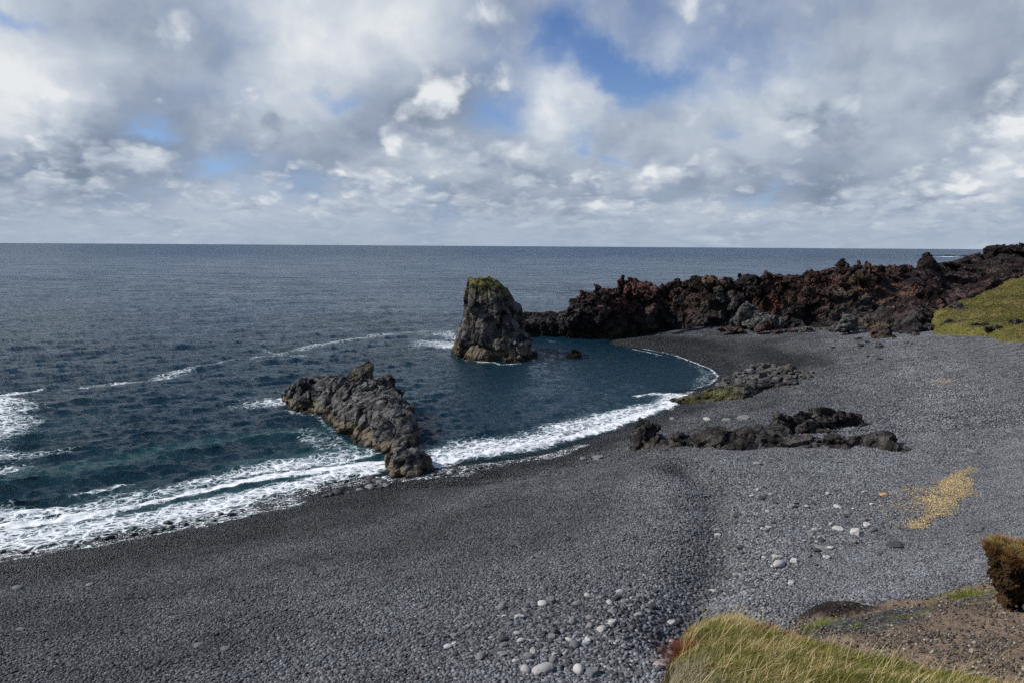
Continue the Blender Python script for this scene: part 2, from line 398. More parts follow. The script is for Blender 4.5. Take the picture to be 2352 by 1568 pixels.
def stone_material(name, c0, c1, rough=.75, spk=.25):
    mt, q, o = new_mat(name)
    oi = q.n.new('ShaderNodeObjectInfo')
    p = q.n.new('ShaderNodeTexCoord').outputs['Object']
    n = q.noise(p, 5, 6, .65); n2 = q.noise(p, 24, 4, .7)
    f = q.math('ADD', q.math('MULTIPLY', oi.outputs['Random'], .55), q.math('MULTIPLY', n, .5))
    f = q.math('ADD', f, q.math('MULTIPLY', q.math('SUBTRACT', n2, .5), spk))
    c = q.mix(f, c0, c1)
    principled(q, o, c, rough, q.bump(q.math('ADD', n, q.math('MULTIPLY', n2, .4)), .5, .03), .3)
    return mt
M['stone_dark'] = stone_material('dark_basalt_cobble', (.022, .022, .023), (.075, .075, .078))
M['stone_mid'] = stone_material('grey_cobble', (.085, .088, .092), (.21, .21, .21))
M['stone_pale'] = stone_material('pale_grey_cobble', (.24, .235, .22), (.52, .50, .47))
M['stone_wet'] = stone_material('wet_black_cobble', (.010, .010, .011), (.035, .035, .038), .28)
M['stone_yellow'] = stone_material('yellow_stone', (.34, .20, .08), (.55, .36, .16))

# beach surface
mt, q, o = new_mat('black_gravel'); M['beach'] = mt
p = geo_pos(q)
tone = q.attr('tone').outputs['Fac']; wet = q.attr('wet').outputs['Fac']
v1 = q.vor(p, 11.0); v2 = q.vor(p, 26.0)
r1 = q.xyz(v1.outputs['Color'])[0]; r2 = q.xyz(v2.outputs['Color'])[1]
nn = q.noise(p, .35, 5, .6)
f = q.math('ADD', q.math('MULTIPLY', r1, .5), q.math('MULTIPLY', r2, .5))
c = q.ramp(f, [(0, (.010, .010, .011)), (.5, (.036, .037, .040)), (.80, (.085, .086, .090)), (.93, (.14, .14, .14)), (.965, (.42, .41, .39)), (1, (.55, .54, .5))])
c = q.mix(1.0, c, q.comb(tone, tone, tone), 'MULTIPLY')
c = q.mix(q.math('MULTIPLY', wet, .85), c, (.0085, .0085, .009))
hh = q.math('SUBTRACT', 1.0, q.math('ADD', q.math('MULTIPLY', v1.outputs['Distance'], .9), q.math('MULTIPLY', v2.outputs['Distance'], .5)))
principled(q, o, c, q.math('SUBTRACT', .85, q.math('MULTIPLY', wet, .42)), q.bump(hh, .8, .05), .3)

# individual pebbles of the gravel, colour by pebble and by zone
def pebble_mat(name, stops, zone=True):
    mt, q, o = new_mat(name)
    g = q.n.new('ShaderNodeNewGeometry')
    c = q.ramp(g.outputs['Random Per Island'], stops)
    p = g.outputs['Position']
    n = q.noise(p, 40, 3, .6)
    pi = q.noise(p, 1.1, 2, .5)
    if zone:
        tn = q.attr('tone', 'INSTANCER').outputs['Fac']; wt = q.attr('wet', 'INSTANCER').outputs['Fac']
        tn = q.math('MULTIPLY', tn, q.math('ADD', .75, q.math('MULTIPLY', pi, .5)))
        c = q.mix(1.0, c, q.comb(tn, tn, tn), 'MULTIPLY')
        c = q.mix(q.math('MULTIPLY', wt, .8), c, (.010, .010, .011))
        rg = q.math('SUBTRACT', .72, q.math('MULTIPLY', wt, .4))
    else: rg = .8
    principled(q, o, c, rg, q.bump(n, .3, .01), .3)
    return mt
M['pebble'] = pebble_mat('black_and_grey_pebbles', [(0, (.016, .016, .018)), (.40, (.045, .046, .050)), (.72, (.080, .083, .088)), (.92, (.122, .124, .127)), (.972, (.18, .18, .178)), (.989, (.42, .41, .39)), (1, (.60, .58, .55))])
M['soil_pebble'] = pebble_mat('brown_grey_stones', [(0, (.03, .024, .02)), (.5, (.085, .072, .058)), (.85, (.16, .14, .115)), (1, (.34, .31, .27))], False)
M['shell_pebble'] = pebble_mat('yellow_gravel', [(0, (.16, .12, .07)), (.4, (.38, .27, .12)), (.8, (.55, .41, .20)), (1, (.68, .58, .38))], False)

# water
mt, q, o = new_mat('sea_water'); M['sea'] = mt
p = geo_pos(q)
sh = q.attr('shallow').outputs['Fac']; fo = q.attr('foam').outputs['Fac']; cm = q.attr('calm').outputs['Fac']; al = q.attr('film').outputs['Fac']
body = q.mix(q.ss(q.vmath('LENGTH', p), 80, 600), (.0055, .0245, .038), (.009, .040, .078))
body = q.mix(sh, body, (.014, .066, .070))
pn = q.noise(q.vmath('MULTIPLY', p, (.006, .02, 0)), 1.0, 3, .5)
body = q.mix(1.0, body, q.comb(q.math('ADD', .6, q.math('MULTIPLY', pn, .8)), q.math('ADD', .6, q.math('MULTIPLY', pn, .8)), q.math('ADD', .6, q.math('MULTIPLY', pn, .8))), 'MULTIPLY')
# foam lace
pw = q.vmath('ADD', p, q.vmath('SCALE', q.vmath('SUBTRACT', q.noise(p, .9, 4, .6, col=True), (.5, .5, .5)), scale=1.1))
rot = q.n.new('ShaderNodeVectorRotate'); q.put(rot.inputs['Vector'], pw); q.put(rot.inputs['Angle'], R(-24))
pr = q.vmath('MULTIPLY', rot.outputs[0], (1.0, 1.9, .2))
e1 = q.vor(pr, .95, 'DISTANCE_TO_EDGE').outputs[0]; e2 = q.vor(pr, 2.6, 'DISTANCE_TO_EDGE').outputs[0]; e3 = q.vor(pr, 6.5, 'DISTANCE_TO_EDGE').outputs[0]
lace = q.math('MAXIMUM', q.math('SUBTRACT', 1, q.math('MULTIPLY', e1, 3.6)), q.math('SUBTRACT', .9, q.math('MULTIPLY', e2, 3.4)))
lace = q.math('MAXIMUM', lace, q.math('SUBTRACT', .72, q.math('MULTIPLY', e3, 2.6)))
ln = q.noise(pr, 3.2, 6, .7)
lace = q.math('ADD', q.math('MULTIPLY', lace, .62), q.math('MULTIPLY', ln, .55))
th = q.math('SUBTRACT', 1.09, q.math('MULTIPLY', fo, .64))
ff = q.math('MULTIPLY', q.ss(lace, q.math('SUBTRACT', th, .14), q.math('ADD', th, .15)), q.ss(fo, .0, .12))
# distant white horses
wc = q.noise(q.vmath('MULTIPLY', p, (.10, .35, 0)), 1.0, 3, .6)
wf = q.noise(q.vmath('MULTIPLY', p, (.6, 1.6, 0)), 1.0, 4, .7)
wm = q.math('MULTIPLY', q.ss(wc, .63, .68), q.ss(wf, .54, .62))
far = q.ss(q.xyz(p)[1], 90, 160)
ff2 = q.math('MAXIMUM', ff, q.math('MULTIPLY', q.math('MULTIPLY', wm, far), .9))
rip = q.noise(q.vmath('MULTIPLY', p, (1.0, 2.0, 1)), 2.3, 7, .70)
rip2 = q.noise(q.vmath('MULTIPLY', p, (1.0, 1.9, 1)), .40, 5, .62)
rip3 = q.noise(q.vmath('MULTIPLY', p, (1.0, 2.2, 1)), .11, 4, .6)
rs = q.math('SUBTRACT', 1.0, q.math('MULTIPLY', cm, .35))
dist = q.vmath('LENGTH', p)
b1 = q.bump(rip, q.math('MULTIPLY', rs, .9), .30)
b2 = q.n.new('ShaderNodeBump'); q.put(b2.inputs['Height'], rip2); q.put(b2.inputs['Strength'], q.math('MULTIPLY', rs, .8)); q.put(b2.inputs['Distance'], .55); q.put(b2.inputs['Normal'], b1)
b3 = q.n.new('ShaderNodeBump'); q.put(b3.inputs['Height'], rip3); q.put(b3.inputs['Strength'], q.ss(dist, 100, 400, 0, .9)); q.put(b3.inputs['Distance'], 3.5); q.put(b3.inputs['Normal'], b2.outputs[0])
wb = q.n.new('ShaderNodeBsdfPrincipled')
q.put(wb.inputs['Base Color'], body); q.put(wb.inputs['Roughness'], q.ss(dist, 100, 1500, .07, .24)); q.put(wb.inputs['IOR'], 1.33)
# beyond the reach of the bump the facets still tilt: slopes straight from noise
fn1 = q.noise(q.vmath('MULTIPLY', p, (.22, .55, 0)), 1.0, 5, .68, col=True); fn2 = q.noise(q.vmath('MULTIPLY', p, (.022, .085, 0)), 1.0, 5, .62, col=True)
fsum = q.vmath('ADD', q.vmath('SCALE', q.vmath('SUBTRACT', fn1, (.5, .5, .5)), scale=.95), q.vmath('SCALE', q.vmath('SUBTRACT', fn2, (.5, .5, .5)), scale=1.15))
fsum = q.vmath('MULTIPLY', fsum, (1, 1, 0))
fsum = q.vmath('ADD', fsum, (0, -.17, 0))
nrm = q.vmath('NORMALIZE', q.vmath('ADD', b3.outputs[0], q.vmath('SCALE', fsum, scale=q.ss(dist, 90, 420))))
q.put(wb.inputs['Normal'], nrm)
fb = q.n.new('ShaderNodeBsdfPrincipled')
q.put(fb.inputs['Base Color'], q.mix(ff, (.30, .45, .45), (.80, .82, .82))); q.put(fb.inputs['Roughness'], .7)
q.put(fb.inputs['Normal'], q.bump(lace, .7, .10))
mx = q.n.new('ShaderNodeMixShader'); q.put(mx.inputs[0], ff2); q.l.new(wb.outputs[0], mx.inputs[1]); q.l.new(fb.outputs[0], mx.inputs[2])
tr = q.n.new('ShaderNodeBsdfTransparent')
ma = q.n.new('ShaderNodeMixShader'); q.put(ma.inputs[0], q.math('MAXIMUM', al, ff2)); q.l.new(tr.outputs[0], ma.inputs[1]); q.l.new(mx.outputs[0], ma.inputs[2])
q.l.new(ma.outputs[0], o.inputs[0])

# soil, turf and grass
mt, q, o = new_mat('brown_stony_soil'); M['soil'] = mt
p = geo_pos(q); n1 = q.noise(p, 1.1, 6, .65); n2 = q.noise(p, 9, 8, .7); v1 = q.vor(p, 14); v2 = q.vor(p, 38)
c = q.ramp(q.math('ADD', q.math('MULTIPLY', n1, .55), q.math('MULTIPLY', n2, .45)), [(.25, (.075, .054, .037)), (.5, (.18, .13, .092)), (.62, (.25, .19, .14)), (.78, (.36, .30, .24))])
gg = q.attr('grit').outputs['Fac']
sc_ = q.xyz(v1.outputs['Color'])[0]; sc2 = q.xyz(v2.outputs['Color'])[0]
gr = q.ramp(q.math('ADD', q.math('MULTIPLY', sc_, .4), q.math('MULTIPLY', sc2, .6)), [(0, (.018, .018, .018)), (.55, (.055, .052, .050)), (.85, (.17, .165, .155)), (1, (.42, .40, .37))])
c = q.mix(q.ss(q.math('ADD', gg, q.math('MULTIPLY', q.math('SUBTRACT', n2, .5), 1.2)), .35, .75), c, gr)
c = q.mix(q.ss(q.math('ADD', q.attr('damp').outputs['Fac'], q.math('MULTIPLY', q.math('SUBTRACT', n2, .5), .6)), .3, .6), c, (.022, .017, .014))
gm = q.attr('moss').outputs['Fac']
c = q.mix(q.ss(q.math('ADD', gm, q.math('MULTIPLY', q.math('SUBTRACT', n2, .5), 1.4)), .45, .75), c, q.mix(n2, (.035, .042, .010), (.16, .15, .045)))
hh = q.math('SUBTRACT', n2, q.math('ADD', q.math('MULTIPLY', v1.outputs['Distance'], .5), q.math('MULTIPLY', v2.outputs['Distance'], .3)))
principled(q, o, c, .95, q.bump(hh, .9, .05), .15)

mt, q, o = new_mat('peat_with_roots'); M['peat'] = mt
p = geo_pos(q); n1 = q.noise(p, 4, 7, .7); n2 = q.noise(p, 30, 6, .7); v1 = q.vor(p, 22)
c = q.ramp(q.math('ADD', q.math('MULTIPLY', n1, .5), q.math('MULTIPLY', n2, .5)), [(.34, (.010, .007, .004)), (.5, (.040, .025, .013)), (.62, (.11, .072, .038)), (.78, (.28, .22, .15))])
principled(q, o, c, .95, q.bump(q.math('SUBTRACT', n2, v1.outputs['Distance']), 1.0, .05), .1)

mt, q, o = new_mat('grass_blade'); M['blade'] = mt
a = q.attr('tint').outputs['Color']
b = principled(q, o, a, .6, None, .25)
trb = q.n.new('ShaderNodeBsdfTranslucent'); q.put(trb.inputs['Color'], q.mix(.25, a, (.5, .45, .1)))
ms = q.n.new('ShaderNodeMixShader'); q.put(ms.inputs[0], .3); q.l.new(b.outputs[0], ms.inputs[1]); q.l.new(trb.outputs[0], ms.inputs[2]); q.l.new(ms.outputs[0], o.inputs[0])

mt, q, o = new_mat('distant_turf'); M['turf'] = mt
p = geo_pos(q); n1 = q.noise(p, .18, 5, .6); n2 = q.noise(p, 1.4, 8, .72); n3 = q.noise(p, 7, 4, .7)
f = q.math('ADD', q.math('ADD', q.math('MULTIPLY', n1, .45), q.math('MULTIPLY', n2, .4)), q.math('MULTIPLY', n3, .15))
c = q.ramp(f, [(.30, (.035, .034, .012)), (.42, (.095, .092, .024)), (.56, (.15, .135, .040)), (.72, (.22, .19, .08))])
principled(q, o, c, .95, q.bump(q.math('ADD', n2, q.math('MULTIPLY', n3, .4)), .9, .5), .1)

# ------------------------------------------------------------------ beach (one ground sheet)
nr, nc = 620, 1000
D = 1.0 / np.linspace(1 / 9.0, 1 / 260.0, nr)
U = np.linspace(-1.3, 1.15, nc)
DD, UU = np.meshgrid(D, U, indexing='ij')
gx = (DD * UU).ravel(); gy = DD.ravel()
gz = ground(gx, gy)
def tone_at(x, y, z):
    """lighter fine gravel on the upper beach, darker coarse shingle on the seaward slope"""
    n = fbm2(x, y, .10, 4, 21); n2 = fbm2(x, y, .5, 3, 22)
    side = sstep(z + n * 1.0, 1.6, 4.6)
    tn = 1.08 + 1.10 * side + .30 * n + .18 * n2 + .30 * np.exp(-((z - 1.15 - .2 * n) / .22) ** 2) + .14 * np.sin(z * 6.5 + n * 3)
    bd, par = seg_dist(x, y, BERM)
    tn -= .55 * np.exp(-((bd + n * .6) / 1.1) ** 2) * (par < len(BERM) - 1.01)
    strip, _ = seg_dist(x, y, STRIP)              # dark band of damp sand behind the cove
    tn = tn - .75 * np.exp(-((strip + n * 1.5) / 3.4) ** 4)
    return np.clip(tn, .34, 3.0)
STRIP = np.array([at(a, b, z=1.4)[:2] for a, b in [(1500, 768), (1600, 775), (1690, 795), (1770, 825), (1850, 850)]])
def wet_at(x, y, z):
    return sstep(z + .35 * fbm2(x, y, .35, 3, 31), .80, .50)
tone = tone_at(gx, gy, gz); wetv = wet_at(gx, gy, gz)
fine = fbm2(gx, gy, 2.2, 3, 33) * .03 * np.clip(gz, 0, 1)
me = mesh_np('beach', np.stack([gx, gy, gz + fine - .02], 1), grid_faces(nr, nc)[:, ::-1], M['beach'], True, dict(tone=tone, wet=wetv))
tag(add_obj('beach', me), kind='structure')

# ------------------------------------------------------------------ the sea
nr, nc = 1000, 1150
Y0, Y1 = 22.0, 30000.0
D = 1.0 / np.linspace(1 / Y0, 1 / Y1, nr)
U = np.linspace(-1.35, 1.15, nc)
DD, UU = np.meshgrid(D, U, indexing='ij')
sx = (DD * UU).ravel(); sy = DD.ravel()
row_step = np.abs(np.gradient(D))[:, None].repeat(nc, 1).ravel()
nearm = sy < 330
gs = np.full(len(sx), -5.0); gs[nearm] = ground(sx[nearm], sy[nearm])
cd, cpar = seg_dist(sx, sy, COAST)
cd[~nearm] = 300
calm = np.zeros(len(sx))                      # the cove is sheltered
cove = at(1400, 880, z=0)[:2]
calm = np.exp(-(((sx - cove[0]) / 20) ** 2 + ((sy - cove[1]) / 26) ** 2) ** 1.5)
rg = np.random.default_rng(3)
wz = np.zeros(len(sx)); ox = np.zeros(len(sx)); oy = np.zeros(len(sx))
main = R(-62)                                  # waves travel towards the beach
for k in range(64):
    lam = 0.6 * (1.046 ** k) if k < 50 else rg.uniform(5, 24)
    if lam > 30: lam = rg.uniform(5, 25)
    a = main + rg.normal(0, .40)
    kx, ky = math.cos(a), math.sin(a); kk = 2 * math.pi / lam
    amp = .0155 * lam ** .50 * (1 if lam < 5 else .66)
    att = np.clip(1.6 - 2.6 * row_step * abs(ky) / lam, 0, 1)
    ph = kk * (kx * sx + ky * sy) + rg.uniform(0, 6.28)
    ampv = amp * att
    wz += ampv * np.sin(ph); ox += ampv * .8 * kx * np.cos(ph); oy += ampv * .8 * ky * np.cos(ph)
damp = (1 - .50 * calm) * (.30 + .70 * sstep(-gs, .05, 1.6))
gust = .8 + .35 * fbm2(sx, sy, .03, 2, 41)
wz *= damp * gust; ox *= damp; oy *= damp
# low breakers rolling in along the near shore
shore_side = sstep(-(sx), -6, 8)
jit = fbm2(sx, sy, .07, 2, 44) * 2.2
shal = np.zeros(len(sx))
for off_, hgt, wd in ((3.2, .34, .9), (8.2, .30, 1.3), (13.5, .24, 1.8), (20, .16, 2.4)):
    e = (cd - off_ - jit); on = sstep(fbm2(sx + off_ * 3, sy, .09, 2, 46), -.15, .3)
    pk = np.exp(-(e / wd) ** 2) * on * (gs < 0) * (cpar < 14)
    wz += hgt * pk; shal += .8 * np.exp(-((e - wd * .6) / (wd * 1.1)) ** 2) * on * (gs < 0) * (cpar < 10) * (off_ < 15)
# foam
foam = np.zeros(len(sx)); wetside = gs < .6
nz1 = fbm2(sx, sy, .35, 4, 51); nz2 = fbm2(sx, sy, .13, 3, 52); nz3 = fbm2(sx, sy, 1.3, 3, 53)
def line_foam(pts, wpx, amp, n=1.0, power=2):
    """pts with a half width in metres each"""
    L = np.array([at(a, b, z=0)[:2] for a, b in pts])
    m_ = np.zeros(len(sx), bool); lo = L.min(0) - 12; hi = L.max(0) + 12
    m_ = (sx > lo[0]) & (sx < hi[0]) & (sy > lo[1]) & (sy < hi[1])
    dd, par = seg_dist(sx[m_], sy[m_], L)
    ww = np.interp(par, np.arange(len(pts)), wpx)
    am = np.interp(par, np.arange(len(pts)), amp)
    f = am * np.exp(-((np.maximum(dd - nz1[m_] * ww * .5 * n, 0)) / ww) ** power)
    foam[m_] = np.maximum(foam[m_], f)
# surf of the near shore
line_foam([(-200, 1240), (0, 1212), (180, 1190), (306, 1165), (432, 1131), (540, 1111), (684, 1089), (800, 1072), (885, 1060)], [.7, .7, .65, .6, .6, .6, .65, .65, .45], [1.12] * 9)
line_foam([(-200, 1262), (0, 1240), (180, 1220), (306, 1196), (432, 1172), (540, 1146), (684, 1115), (800, 1085), (885, 1072)], [2.3, 2.2, 2.0, 1.7, 1.6, 1.5, 1.3, 1.1, .9], [.72] * 9, 1, 4)
line_foam([(-200, 1200), (0, 1188), (180, 1172), (300, 1146), (420, 1120), (540, 1092), (684, 1070), (840, 1045)], [2.2, 2.0, 1.8, 1.7, 1.5, 1.5, 1.7, 1.3], [.66, .70, .64, .60, .58, .62, .66, .55], 1, 3)
line_foam([(-200, 1290), (0, 1264), (130, 1252), (306, 1216), (425, 1196), (540, 1170), (648, 1136), (760, 1106), (860, 1086)], [.9, .9, .9, .8, .8, .8, .8, .8, .6], [.58] * 9, 1, 3)
line_foam([(160, 1142), (230, 1128), (326, 1108)], [.35, .45, .3], [.60, .66, .52], .8)
line_foam([(220, 1150), (290, 1140), (350, 1132)], [1.2, 1.7, 1.3], [.5, .55, .5])
line_foam([(-20, 1172), (20, 1165), (50, 1150)], [.3, .3, .2], [.8, .6, .5], .5)
# cove surf
line_foam([(998, 1070), (1060, 1052), (1200, 1032), (1300, 1006), (1411, 975), (1480, 950), (1530, 932)], [.9, 1.0, 1.0, 1.1, 1.0, .9, .8], [.92, .88, .88, .95, .92, .90, .88])
line_foam([(998, 1050), (1060, 1030), (1200, 1010), (1300, 985), (1411, 955), (1500, 930)], [2.0, 2.4, 2.4, 2.4, 2.0, 1.4], [.62, .66, .62, .66, .62, .55], 1, 3)
line_foam([(1530, 935), (1545, 912), (1575, 905), (1590, 900)], [1.4, 1.5, 1.2, .8], [.85, .85, .8, .6])
line_foam([(1460, 909), (1510, 905), (1560, 905)], [.5, .9, .8], [.6, .75, .7])
line_foam([(1590, 893), (1630, 882), (1650, 864), (1632, 847), (1590, 831), (1549, 815), (1475, 801)], [.35, .35, .35, .28, .24, .22, .2], [.55, .6, .68, .68, .72, .74, .7], .5)
line_foam([(1600, 885), (1635, 862), (1600, 840)], [1.6, 1.4, 1.0], [.34, .40, .30])
line_foam([(1450, 802), (1520, 815)], [.25, .25], [.7, .6], .4)
# round the rocks
line_foam([(575, 930), (620, 925), (655, 922)], [2.6, 3.0, 1.6], [.40, .56, .66], 1, 3)
line_foam([(600, 895), (655, 900)], [1.0, 1.0], [.2, .35])
line_foam([(660, 945), (700, 955), (735, 960), (770, 1000), (815, 1032), (850, 1050)], [.45, .4, .4, .4, .3, .3], [.45, .48, .42, .38, .45, .55])
line_foam([(700, 985), (725, 1005), (760, 1030), (800, 1040)], [1.2, 1.4, 1.2, 1.0], [.32, .42, .42, .46], 1, 3)
line_foam([(955, 795), (1000, 790), (1040, 795)], [3.5, 6.0, 4.0], [.40, .56, .62], 1, 3)
line_foam([(975, 770), (1020, 765), (1045, 775)], [3.0, 3.5, 2.5], [.35, .52, .50], 1, 3)
line_foam([(1045, 806), (1085, 824), (1150, 838), (1195, 838)], [.5, .45, .4, .3], [.5, .7, .75, .6])
line_foam([(1070, 826), (1110, 832)], [.5, .5], [.6, .6])
# streaks out at sea
line_foam([(150, 894), (250, 884), (360, 868), (410, 852), (450, 844), (540, 828), (640, 812), (720, 795), (780, 784), (860, 772), (930, 764), (985, 761)],
          [.7, .9, 1.3, 1.8, 1.3, 1.0, 1.3, 1.6, 1.6, 1.8, 2.2, 3.0], [.40, .48, .50, .56, .48, .40, .42, .50, .52, .44, .42, .42], .8)
line_foam([(590, 800), (650, 815), (700, 820)], [1.2, 1.2, 1.0], [.32, .42, .36])
line_foam([(690, 765), (760, 755), (830, 760)], [1.2, 1.0, 1.0], [.3, .4, .34])
line_foam([(-60, 908), (0, 906), (50, 900), (100, 893)], [.5, .5, .4, .3], [.9, .85, .7, .5])
line_foam([(-60, 915), (-50, 950), (-60, 1000)], [3.5, 6.4, 3.8], [.60, .68, .60], .8, 4)
line_foam([(-40, 1045), (40, 1048), (110, 1042), (170, 1032)], [1.8, 1.7, 1.4, 1.0], [.50, .50, .50, .38], 1, 3)
line_foam([(-40, 1085), (30, 1082), (60, 1075)], [1.0, .9, .8], [.45, .5, .35])
line_foam([(1680, 640), (1738, 640)], [2, 2], [1.1, 1.1])
line_foam([(2075, 589), (2180, 590), (2240, 590)], [6, 6, 6], [.75, 1.0, .9])
foam += .13 * nz2 * (foam > .12)
shal += (.70 * np.exp(-(cd / 5.0) ** 2) + .26 * np.exp(-(cd / 11) ** 2)) * (cpar < 11) + .40 * np.exp(-(cd / 3.2) ** 2) * ((cpar >= 11) & (cpar < 18))
rk = at(800, 1035, z=0)[:2]; shal += .35 * np.exp(-(((sx - rk[0]) / 6) ** 2 + ((sy - rk[1]) / 3.5) ** 2))
pf = at(20, 1000, z=0)[:2]; shal += .45 * np.exp(-(((sx - pf[0]) / 6) ** 2 + ((sy - pf[1]) / 7) ** 2))
shal = np.clip(shal + .10 * nz2 * (shal > .05), 0, 1)
wz += .13 * np.clip(foam, 0, 1) * (.5 + nz3) * (foam > .3)
# run-up film on the gravel
runup = .30 + .14 * nz1 + .10 * nz2
runup *= np.where(cpar > 15, .3, 1.0)
film = np.ones(len(sx))
zs = wz.copy()
onb = (gs > wz - .03) & (gs < runup)
zs[onb] = gs[onb] + .028 + .02 * nz3[onb]
film = np.clip(np.where(gs > -.30, 1 - (gs + .30) / .34, 1.0), .10, 1)
hid = gs >= runup
zs[hid] = np.minimum(wz[hid], gs[hid] - .25)
foam = np.where((gs > 0) & (gs < runup), np.maximum(foam, .58 * (cpar < 14) * sstep(runup - gs, 0, .05)), foam)
foam = np.where(gs > runup - .02, foam * .3, foam)
keep = ~((gs > 2.0) & nearm)
f = grid_faces(nr, nc)[:, ::-1]
f = f[keep[f].any(1)]
me = mesh_np('sea', np.stack([sx + ox * (gs < -.3), sy + oy * (gs < -.3), zs], 1), f, M['sea'], True, dict(foam=foam, shallow=shal, calm=calm, film=film))
tag(add_obj('sea', me), kind='structure')

# ------------------------------------------------------------------ rock building tools
def remesh(V, F, voxel):
    me = bpy.data.meshes.new('tmp'); me.from_pydata([tuple(map(float, v)) for v in V], [], F)
    ob = bpy.data.objects.new('tmp', me); COL.objects.link(ob)
    md = ob.modifiers.new('r', 'REMESH'); md.mode = 'VOXEL'; md.voxel_size = voxel
    dg = bpy.context.evaluated_depsgraph_get(); ev = ob.evaluated_get(dg); m2 = bpy.data.meshes.new_from_object(ev)
    bpy.data.objects.remove(ob); bpy.data.meshes.remove(me)
    return m2
def coords(me):
    a = np.empty(len(me.vertices) * 3, np.float32); me.vertices.foreach_get('co', a); return a.reshape(-1, 3).astype(float)
def normals(me):
    a = np.empty(len(me.vertices) * 3, np.float32); me.vertices.foreach_get('normal', a); return a.reshape(-1, 3).astype(float)
class Soup:
    def __init__(s): s.V = []; s.F = []
    def add(s, V, F):
        b = len(s.V); s.V += [tuple(v) for v in V]; s.F += [tuple(i + b for i in f) for f in F]
    def lump(s, c, r, seed, n=18, rot=0.0, boxy=.6):
        """an angular block: hull of scattered points"""
        rr = np.random.default_rng(seed)
        q = rr.normal(size=(n, 3)); q /= np.linalg.norm(q, axis=1)[:, None]
        q = q / np.maximum(np.abs(q).max(1)[:, None], 1e-6) * boxy + q * (1 - boxy)
        q *= np.array(r) * rr.uniform(.85, 1.05, (n, 1))
        ca, sa = math.cos(rot), math.sin(rot)
        q = np.stack([q[:, 0] * ca - q[:, 1] * sa, q[:, 0] * sa + q[:, 1] * ca, q[:, 2]], 1) + np.array(c)
        import bmesh
        bm = bmesh.new()
        for v in q: bm.verts.new(v)
        ret = bmesh.ops.convex_hull(bm, input=bm.verts)
        bm.verts.index_update()
        s.add([tuple(v.co) for v in bm.verts], [tuple(v.index for v in f.verts) for f in bm.faces])
        bm.free()
    def loft(s, rings):
        n = len(rings[0]); V = [p for r in rings for p in r]; F = []
        for i in range(len(rings) - 1):
            for j in range(n):
                a = i * n + j; b = i * n + (j + 1) % n; F.append((a, b, b + n, a + n))
        F.append(tuple(range(n - 1, -1, -1))); F.append(tuple((len(rings) - 1) * n + j for j in range(n)))
        s.add(V, F)
    def ridge(s, st, zb=-2.0):
        """stations: (px, foot_py, foot_z, crest_py, crest_d_add, back, mid_bulge)"""
        rings = []
        for (px, fy, fz, cy_, dd, back, bulge) in st:
            ft = at(px, fy, z=fz); cr = at(px, cy_, d=ft[1] + dd)
            dirv = cr - ft; dirv[2] = 0; dl = np.linalg.norm(dirv) + 1e-6; dirv /= dl
            low = ft.copy(); low[2] = fz + zb
            mid = ft + (cr - ft) * .55; mid -= dirv * bulge; mid[2] = ft[2] + (cr[2] - ft[2]) * .6
            crb = cr + dirv * back * .35; crb[2] -= .08 * (cr[2] - fz)
            bk = cr + dirv * back; bk[2] = fz + zb
            rings.append([low, ft, mid, cr, crb, bk])
        s.loft(rings)
def relief(me, layers, seed, shift=None, keep=1.0):
    V = coords(me); N = normals(me)
    for (kind, size, amp, st) in layers:
        seed += 7
        if kind == 'f': h = facets(V, size, seed, st or (1, 1, 1))
        elif kind == 'g': h = facets(V, size, seed, st or (1, 1, 1), .16, 1.0, .6)
        elif kind == 'n': h = fbm(V / np.array(st or (1, 1, 1)), 1 / size, 5, seed)
        elif kind == 'r': h = fbm(V / np.array(st or (1, 1, 1)), 1 / size, 5, seed, ridged=True)
        V = V + N * (h * amp)[:, None]
        me.vertices.foreach_set('co', V.astype(np.float32).ravel()); me.update()
        N = normals(me)
    return V
def rock(name, soup, voxel, layers, mat, seed, label=None, cat=None, group=None, kind=None, smooth=False, tint=None, parent=None):
    me = remesh(soup.V, soup.F, voxel)
    V = relief(me, layers, seed)
    base = np.array([V[:, 0].mean(), V[:, 1].mean(), 0.0])
    if parent is not None: base = np.array(parent.location)
    if tint is not None:
        tv = tint(V, normals(me))
        me.attributes.new('tint', 'FLOAT_COLOR', 'POINT').data.foreach_set('color', np.concatenate([tv * .74, np.ones((len(tv), 1))], 1).astype(np.float32).ravel())
    me.vertices.foreach_set('co', (V - base).astype(np.float32).ravel())
    me.polygons.foreach_set('use_smooth', np.full(len(me.polygons), smooth))
    me.materials.clear(); me.materials.append(mat); me.update(); me.name = name
    o = add_obj(name, me, parent, None if parent is not None else tuple(base))
    tag(o, label, cat, group, kind)
    return o

